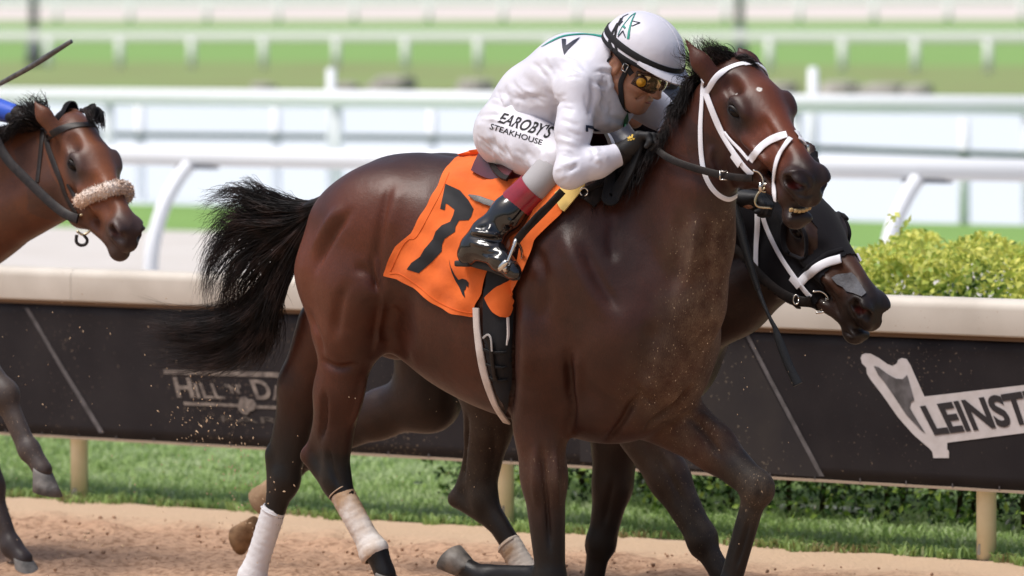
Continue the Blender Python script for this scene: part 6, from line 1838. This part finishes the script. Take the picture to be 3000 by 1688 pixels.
    # --- goggles
    gg = empty('goggles', P(.1, 0), None, None); gg.name = 'goggles'; gg.parent = root; gg.matrix_parent_inverse = Matrix.Translation(-root.location)
    for sg in (1, -1):
        vs = []; n1, n2 = 12, 18
        for i in range(n1 + 1):
            v = -1 + 2 * i / n1
            for k in range(n2 + 1):
                a = sg * (.05 + .92 * k / n2); taper = .75 + .25 * sin(pi * min(1, k / n2 * 1.05 + .12)); 
                n_ = .002 + .0285 * v * taper - (.010 * (1 - k / n2 * 2.2) * (v < 0) * (k / n2 < .45)) * v * -1 * 0
                r1 = .134 - .008 * v * v
                vs.append(P(-.012 + r1 * cos(a), n_, .098 * sin(a)))
        I = np.arange((n1 + 1) * (n2 + 1)).reshape(n1 + 1, n2 + 1); Q = np.stack([I[:-1, :-1], I[1:, :-1], I[1:, 1:], I[:-1, 1:]], -1).reshape(-1, 4)
        le = mesh('lens', vs, Q, M_LENS, gg); solid(le, .002, -1)
        rim = [vs[I[0, k]] for k in range(n2 + 1)] + [vs[I[i, n2]] for i in range(1, n1 + 1)] + [vs[I[n1, k]] for k in range(n2 - 1, -1, -1)] + [vs[I[i, 0]] for i in range(n1 - 1, -1, -1)]
        b = MB(); b.tube(rim, .0046, 8); b.build('frame', M_FRAME, gg)
        c = P(-.012 + .136 * cos(.80), .000, sg * .100 * sin(.80)); ax = unit(H.f * cos(.80) * .7 + sg * H.l * sin(.80))
        b = MB(); b.tube([c - ax * .006, c + ax * .010], [.021, .0205], 22); b.build('vent_ring', M_FRAME, gg)
        b = MB(); b.tube([c + ax * .008, c + ax * .0125], [.0165, .0150], 22); b.tube([c + ax * .012, c + ax * .0150], [.009, .008], 18); b.build('vent', M_LENS2, gg)
        C_ = crom([P(.050, .008, sg * .088), P(.025, .020, sg * .094), P(.0, .038, sg * .104), P(-.03, .052, sg * .118)], 5); N_ = np.tile(sg * H.l, (len(C_), 1)); ribbon('goggle_strap', C_, N_, .020, .004, M_NEOP, gg)
        b = MB(); c = P(.022, .018, sg * .101)
        for d1, d2 in ((1, 0), (-1, 0)): b.tube([c + H.f * (.009 * d1) + H.n * .013, c + H.f * (.009 * d1) - H.n * .013], .002, 6)
        b.tube([c + H.f * .009 + H.n * .013, c - H.f * .009 + H.n * .013], .002, 6); b.tube([c + H.f * .009 - H.n * .013, c - H.f * .009 - H.n * .013], .002, 6); b.build('buckle', M_STEEL, gg)
    b = MB(); b.tube(crom([P(.118, .014, .010), P(.124, .012, 0), P(.118, .014, -.010)], 4), .006, 8); b.build('bridge', M_FRAME, gg)
    # mouth
    b = MB(); b.tube(crom([P(.084, -.0665, .028), P(.099, -.0700, .015), P(.1035, -.0705, 0), P(.099, -.0700, -.015), P(.084, -.0665, -.028)], 5), [.0018] * 2 + [.004] * 17 + [.0018] * 2, 8); b.build('lips', M_LIP, root)
    return root, dict(shirt=(sh, bv_sh), breeches=(br, bv_br), H=H)

JR, JO = jockey('A', (0, 0, 0), 'jockey in plain white silks and white cap crouched over the number 7 bay horse', (M_SILK, M_BREECH, M_SILK))
sh, bv_sh = JO['shirt']; br, bv_br = JO['breeches']
z1 = lambda L: [(1340 + a * .3866, b * .3866) for a, b in L]
decal('chevron', z1([(790, 300), (824, 300), (822, 350), (880, 310), (932, 285), (900, 320), (838, 378), (808, 418), (796, 365)]), bv_sh, M_NAVY, sh, .003, 5)
P, N = hits(bv_sh, z1([(640, 358), (720, 312), (800, 278), (900, 264), (1000, 264), (1100, 280), (1160, 296)]), 7); ribbon('back_stripe', smooth_rows(P, 2) + N * .002, N, [.002, .010, .012, .013, .014, .016, .022], .0015, M_TEAL, sh)
P, N = hits(bv_sh, z1([(1080, 256), (1120, 272), (1160, 282)]), 5)
if len(P) > 2: ribbon('back_stripe', P + N * .0022, N, [.003, .010], .0015, M_TEAL, sh)
decal('leaf_print', z1([(1246, 962), (1258, 900), (1284, 848), (1292, 900), (1284, 940), (1268, 965)]), bv_sh, M_GREENP, sh, .004, 5)
decal('chevron', z1([(968, 950), (1010, 955), (1088, 988), (1050, 990), (985, 972), (985, 1000), (968, 1000)]), bv_sh, M_NAVY, sh, .004, 5)
def pants_text(s, bl, br_, tr, tl, m, **k):
    V, T = text_tris(s, **k); q = quadmap(V, bl, br_, tr, tl); out = []; last = None
    for x, y in q:
        h = hit(bv_br, x, y); h = h if h is not None else last; last = h
        out.append(h[0] + h[1] * .0014)
    o = mesh('lettering', out, T, m, br, False)
pants_text("EAROBY'S", (1457, 358), (1606, 408), (1626, 372), (1475, 329), M_BLKCLOTH, shear=.15, bold=.02)
pants_text("STEAKHOUSE", (1434, 378), (1586, 426), (1591, 411), (1440, 362), M_BLKCLOTH, bold=.01)

# jockey of the dark horse: hidden behind the bay but for the gloved hand with the whip
TDJ = np.array([-.66, Y_D0 - Y_A, -.07])
wD = Dk(2160, 578, -.18)
JD, _ = jockey('D', TDJ, 'jockey behind the bay neck, only a black gloved hand with a whip showing', (M_DKB, M_DKB, M_DKB),
               near_arm=[A(1692, 262, -.165) + TDJ, A(1900, 420, -.20) + TDJ + np.array([.02, 0, -.02]), wD], fine=False)
TLJ = TL + np.array([.02, 0, 0])
wL = Lf(62, 342, .10); wL2 = Lf(-135, 318, -.22)
JL, _ = jockey('L', TLJ, 'jockey in blue silks at the left edge, a sleeve showing above the horse mane', (M_BLUE, M_BREECH, M_BLUE),
               near_arm=[A(1692, 262, -.165) + TLJ, Lf(-290, 400, -.26), wL2], far_arm=[A(1848, 268, .155) + TLJ, Lf(-190, 262, .14), wL], fine=False)

# whips
M_WHIP = mat('whip_leather', (.012, .012, .013), .45, .4, bump=.2, bscale=200)
M_WHIP2 = mat('whip_grey', (.05, .048, .05), .4, .5, col2=(.11, .105, .10), scale=60)
def whip(label, pts, radii, m, flap=None, wound=0):
    C_ = crom(pts, 10); t = empty('whip', pts[0], label, 'whip', 'riding whips')
    b = MB(); b.tube(C_, np.interp(np.linspace(0, 1, len(C_)), np.linspace(0, 1, len(radii)), radii), 10); s_ = b.build('shaft', m, t)
    if wound:
        b = MB()
        for i in range(2, wound): 
            d = unit(C_[i + 1] - C_[i]); u = unit(np.cross(d, V_F)); v = np.cross(d, u); r_ = np.interp(i / len(C_), np.linspace(0, 1, len(radii)), radii) + .0012
            for k in (0, .5):
                c = C_[i] * (1 - k) + C_[i + 1] * k
                b.tube([c + u * (r_ * cos(a)) + v * (r_ * sin(a)) + d * (.006 * a / 6.28) for a in np.linspace(0, 6.28, 13)], .0016, 5)
        b.build('grip_winding', m, t)
    if flap:
        F_ = crom(flap, 6); ribbon('flap', F_, np.tile(-V_F, (len(F_), 1)), [.016, .028, .030, .030, .033], .008, M_WHIP, t)
q = lambda x, y, yo: Dk(x, y, yo)
whip('black riding whip with padded flap hanging from the gloved hand behind the bay neck', [q(2146, 585, -.20), q(2162, 640, -.22), q(2188, 740, -.235), q(2222, 850, -.25), q(2250, 920, -.26), q(2278, 975, -.26)], [.013, .015, .013, .008, .006, .009], M_WHIP, [q(2270, 962, -.265), q(2285, 1005, -.267), q(2310, 1070, -.27), q(2338, 1128, -.27)], 30)
whip('dark riding whip raised at the upper left above the left horse', [wL2 + V_R * .02, Lf(-60, 282, -.22), Lf(0, 246, -.22), Lf(90, 196, -.22), Lf(150, 158, -.22), Lf(209, 121, -.22)], [.007, .0075, .010, .011, .008], M_WHIP2)
# ------------------------------------------------------------------ sand thrown up by the hooves
def grains():
    vs, fs = [], []
    def put(px, py, Y, r, st):
        c = W(px, py, Y); d = unit(np.array([rng.normal(-.3, .4), rng.normal(0, .2), rng.normal(.6, .4)])); u = unit(np.cross(d, [0.3, 1, .2])); v = np.cross(d, u); b = len(vs)
        vs.extend([c + d * r * st, c - d * r * st, c + u * r, c - u * r, c + v * r, c - v * r])
        fs.extend([[b + i for i in f] for f in ((0, 2, 4), (0, 4, 3), (0, 3, 5), (0, 5, 2), (1, 4, 2), (1, 3, 4), (1, 5, 3), (1, 2, 5))])
    for _ in range(200):
        t = rng.random() ** .8; put(800 - 260 * t + rng.normal(0, 45), 1500 - 330 * t + rng.normal(0, 75), rng.uniform(15.2, 16.1), rng.uniform(.0012, .0034), rng.uniform(1, 2.6))
    for _ in range(90): put(rng.uniform(0, 620), rng.uniform(860, 1660), rng.uniform(15.2, 16.4), rng.uniform(.001, .0028), rng.uniform(1, 2.2))
    for _ in range(35): put(rng.normal(240, 60), 1560 + abs(rng.normal(0, 60)), rng.uniform(15.6, 16.2), rng.uniform(.002, .005), rng.uniform(1, 1.8))
    for _ in range(35): put(rng.uniform(850, 1500), rng.uniform(1150, 1640), rng.uniform(15.0, 16.0), rng.uniform(.0009, .0022), rng.uniform(1, 2.2))
    for _ in range(35): put(rng.uniform(1900, 2400), rng.uniform(950, 1600), rng.uniform(14.9, 15.8), rng.uniform(.0009, .002), rng.uniform(1, 2))
    tag(mesh('flying_sand', vs, fs, mat('sand_grain', (.55, .40, .26), .9, .2), None, False), 'tan grains of sand thrown up behind the galloping hooves', 'sand', kind='stuff')
grains()
# black cover on the left horse's far ear
S = Sculpt(np.arange(-14.95, -14.35, .006), np.arange(15.6, 16.1, .006), np.arange(1.35, 1.95, .006))
S.chain([Lf(236, 366, .05), Lf(220, 338, .06), Lf(206, 318, .06)], [.036, .040, .026], .03, (unit(V_T), .7))
S.cone(Lf(178, 352, .02), Lf(222, 356, .05), .026, .030, .03)
V, Q = S.net(1)
o = mesh('ear_cover', V, Q, M_HOOD, None, True); tag(o, 'black cloth cover over the far ear of the left horse', 'ear cover')
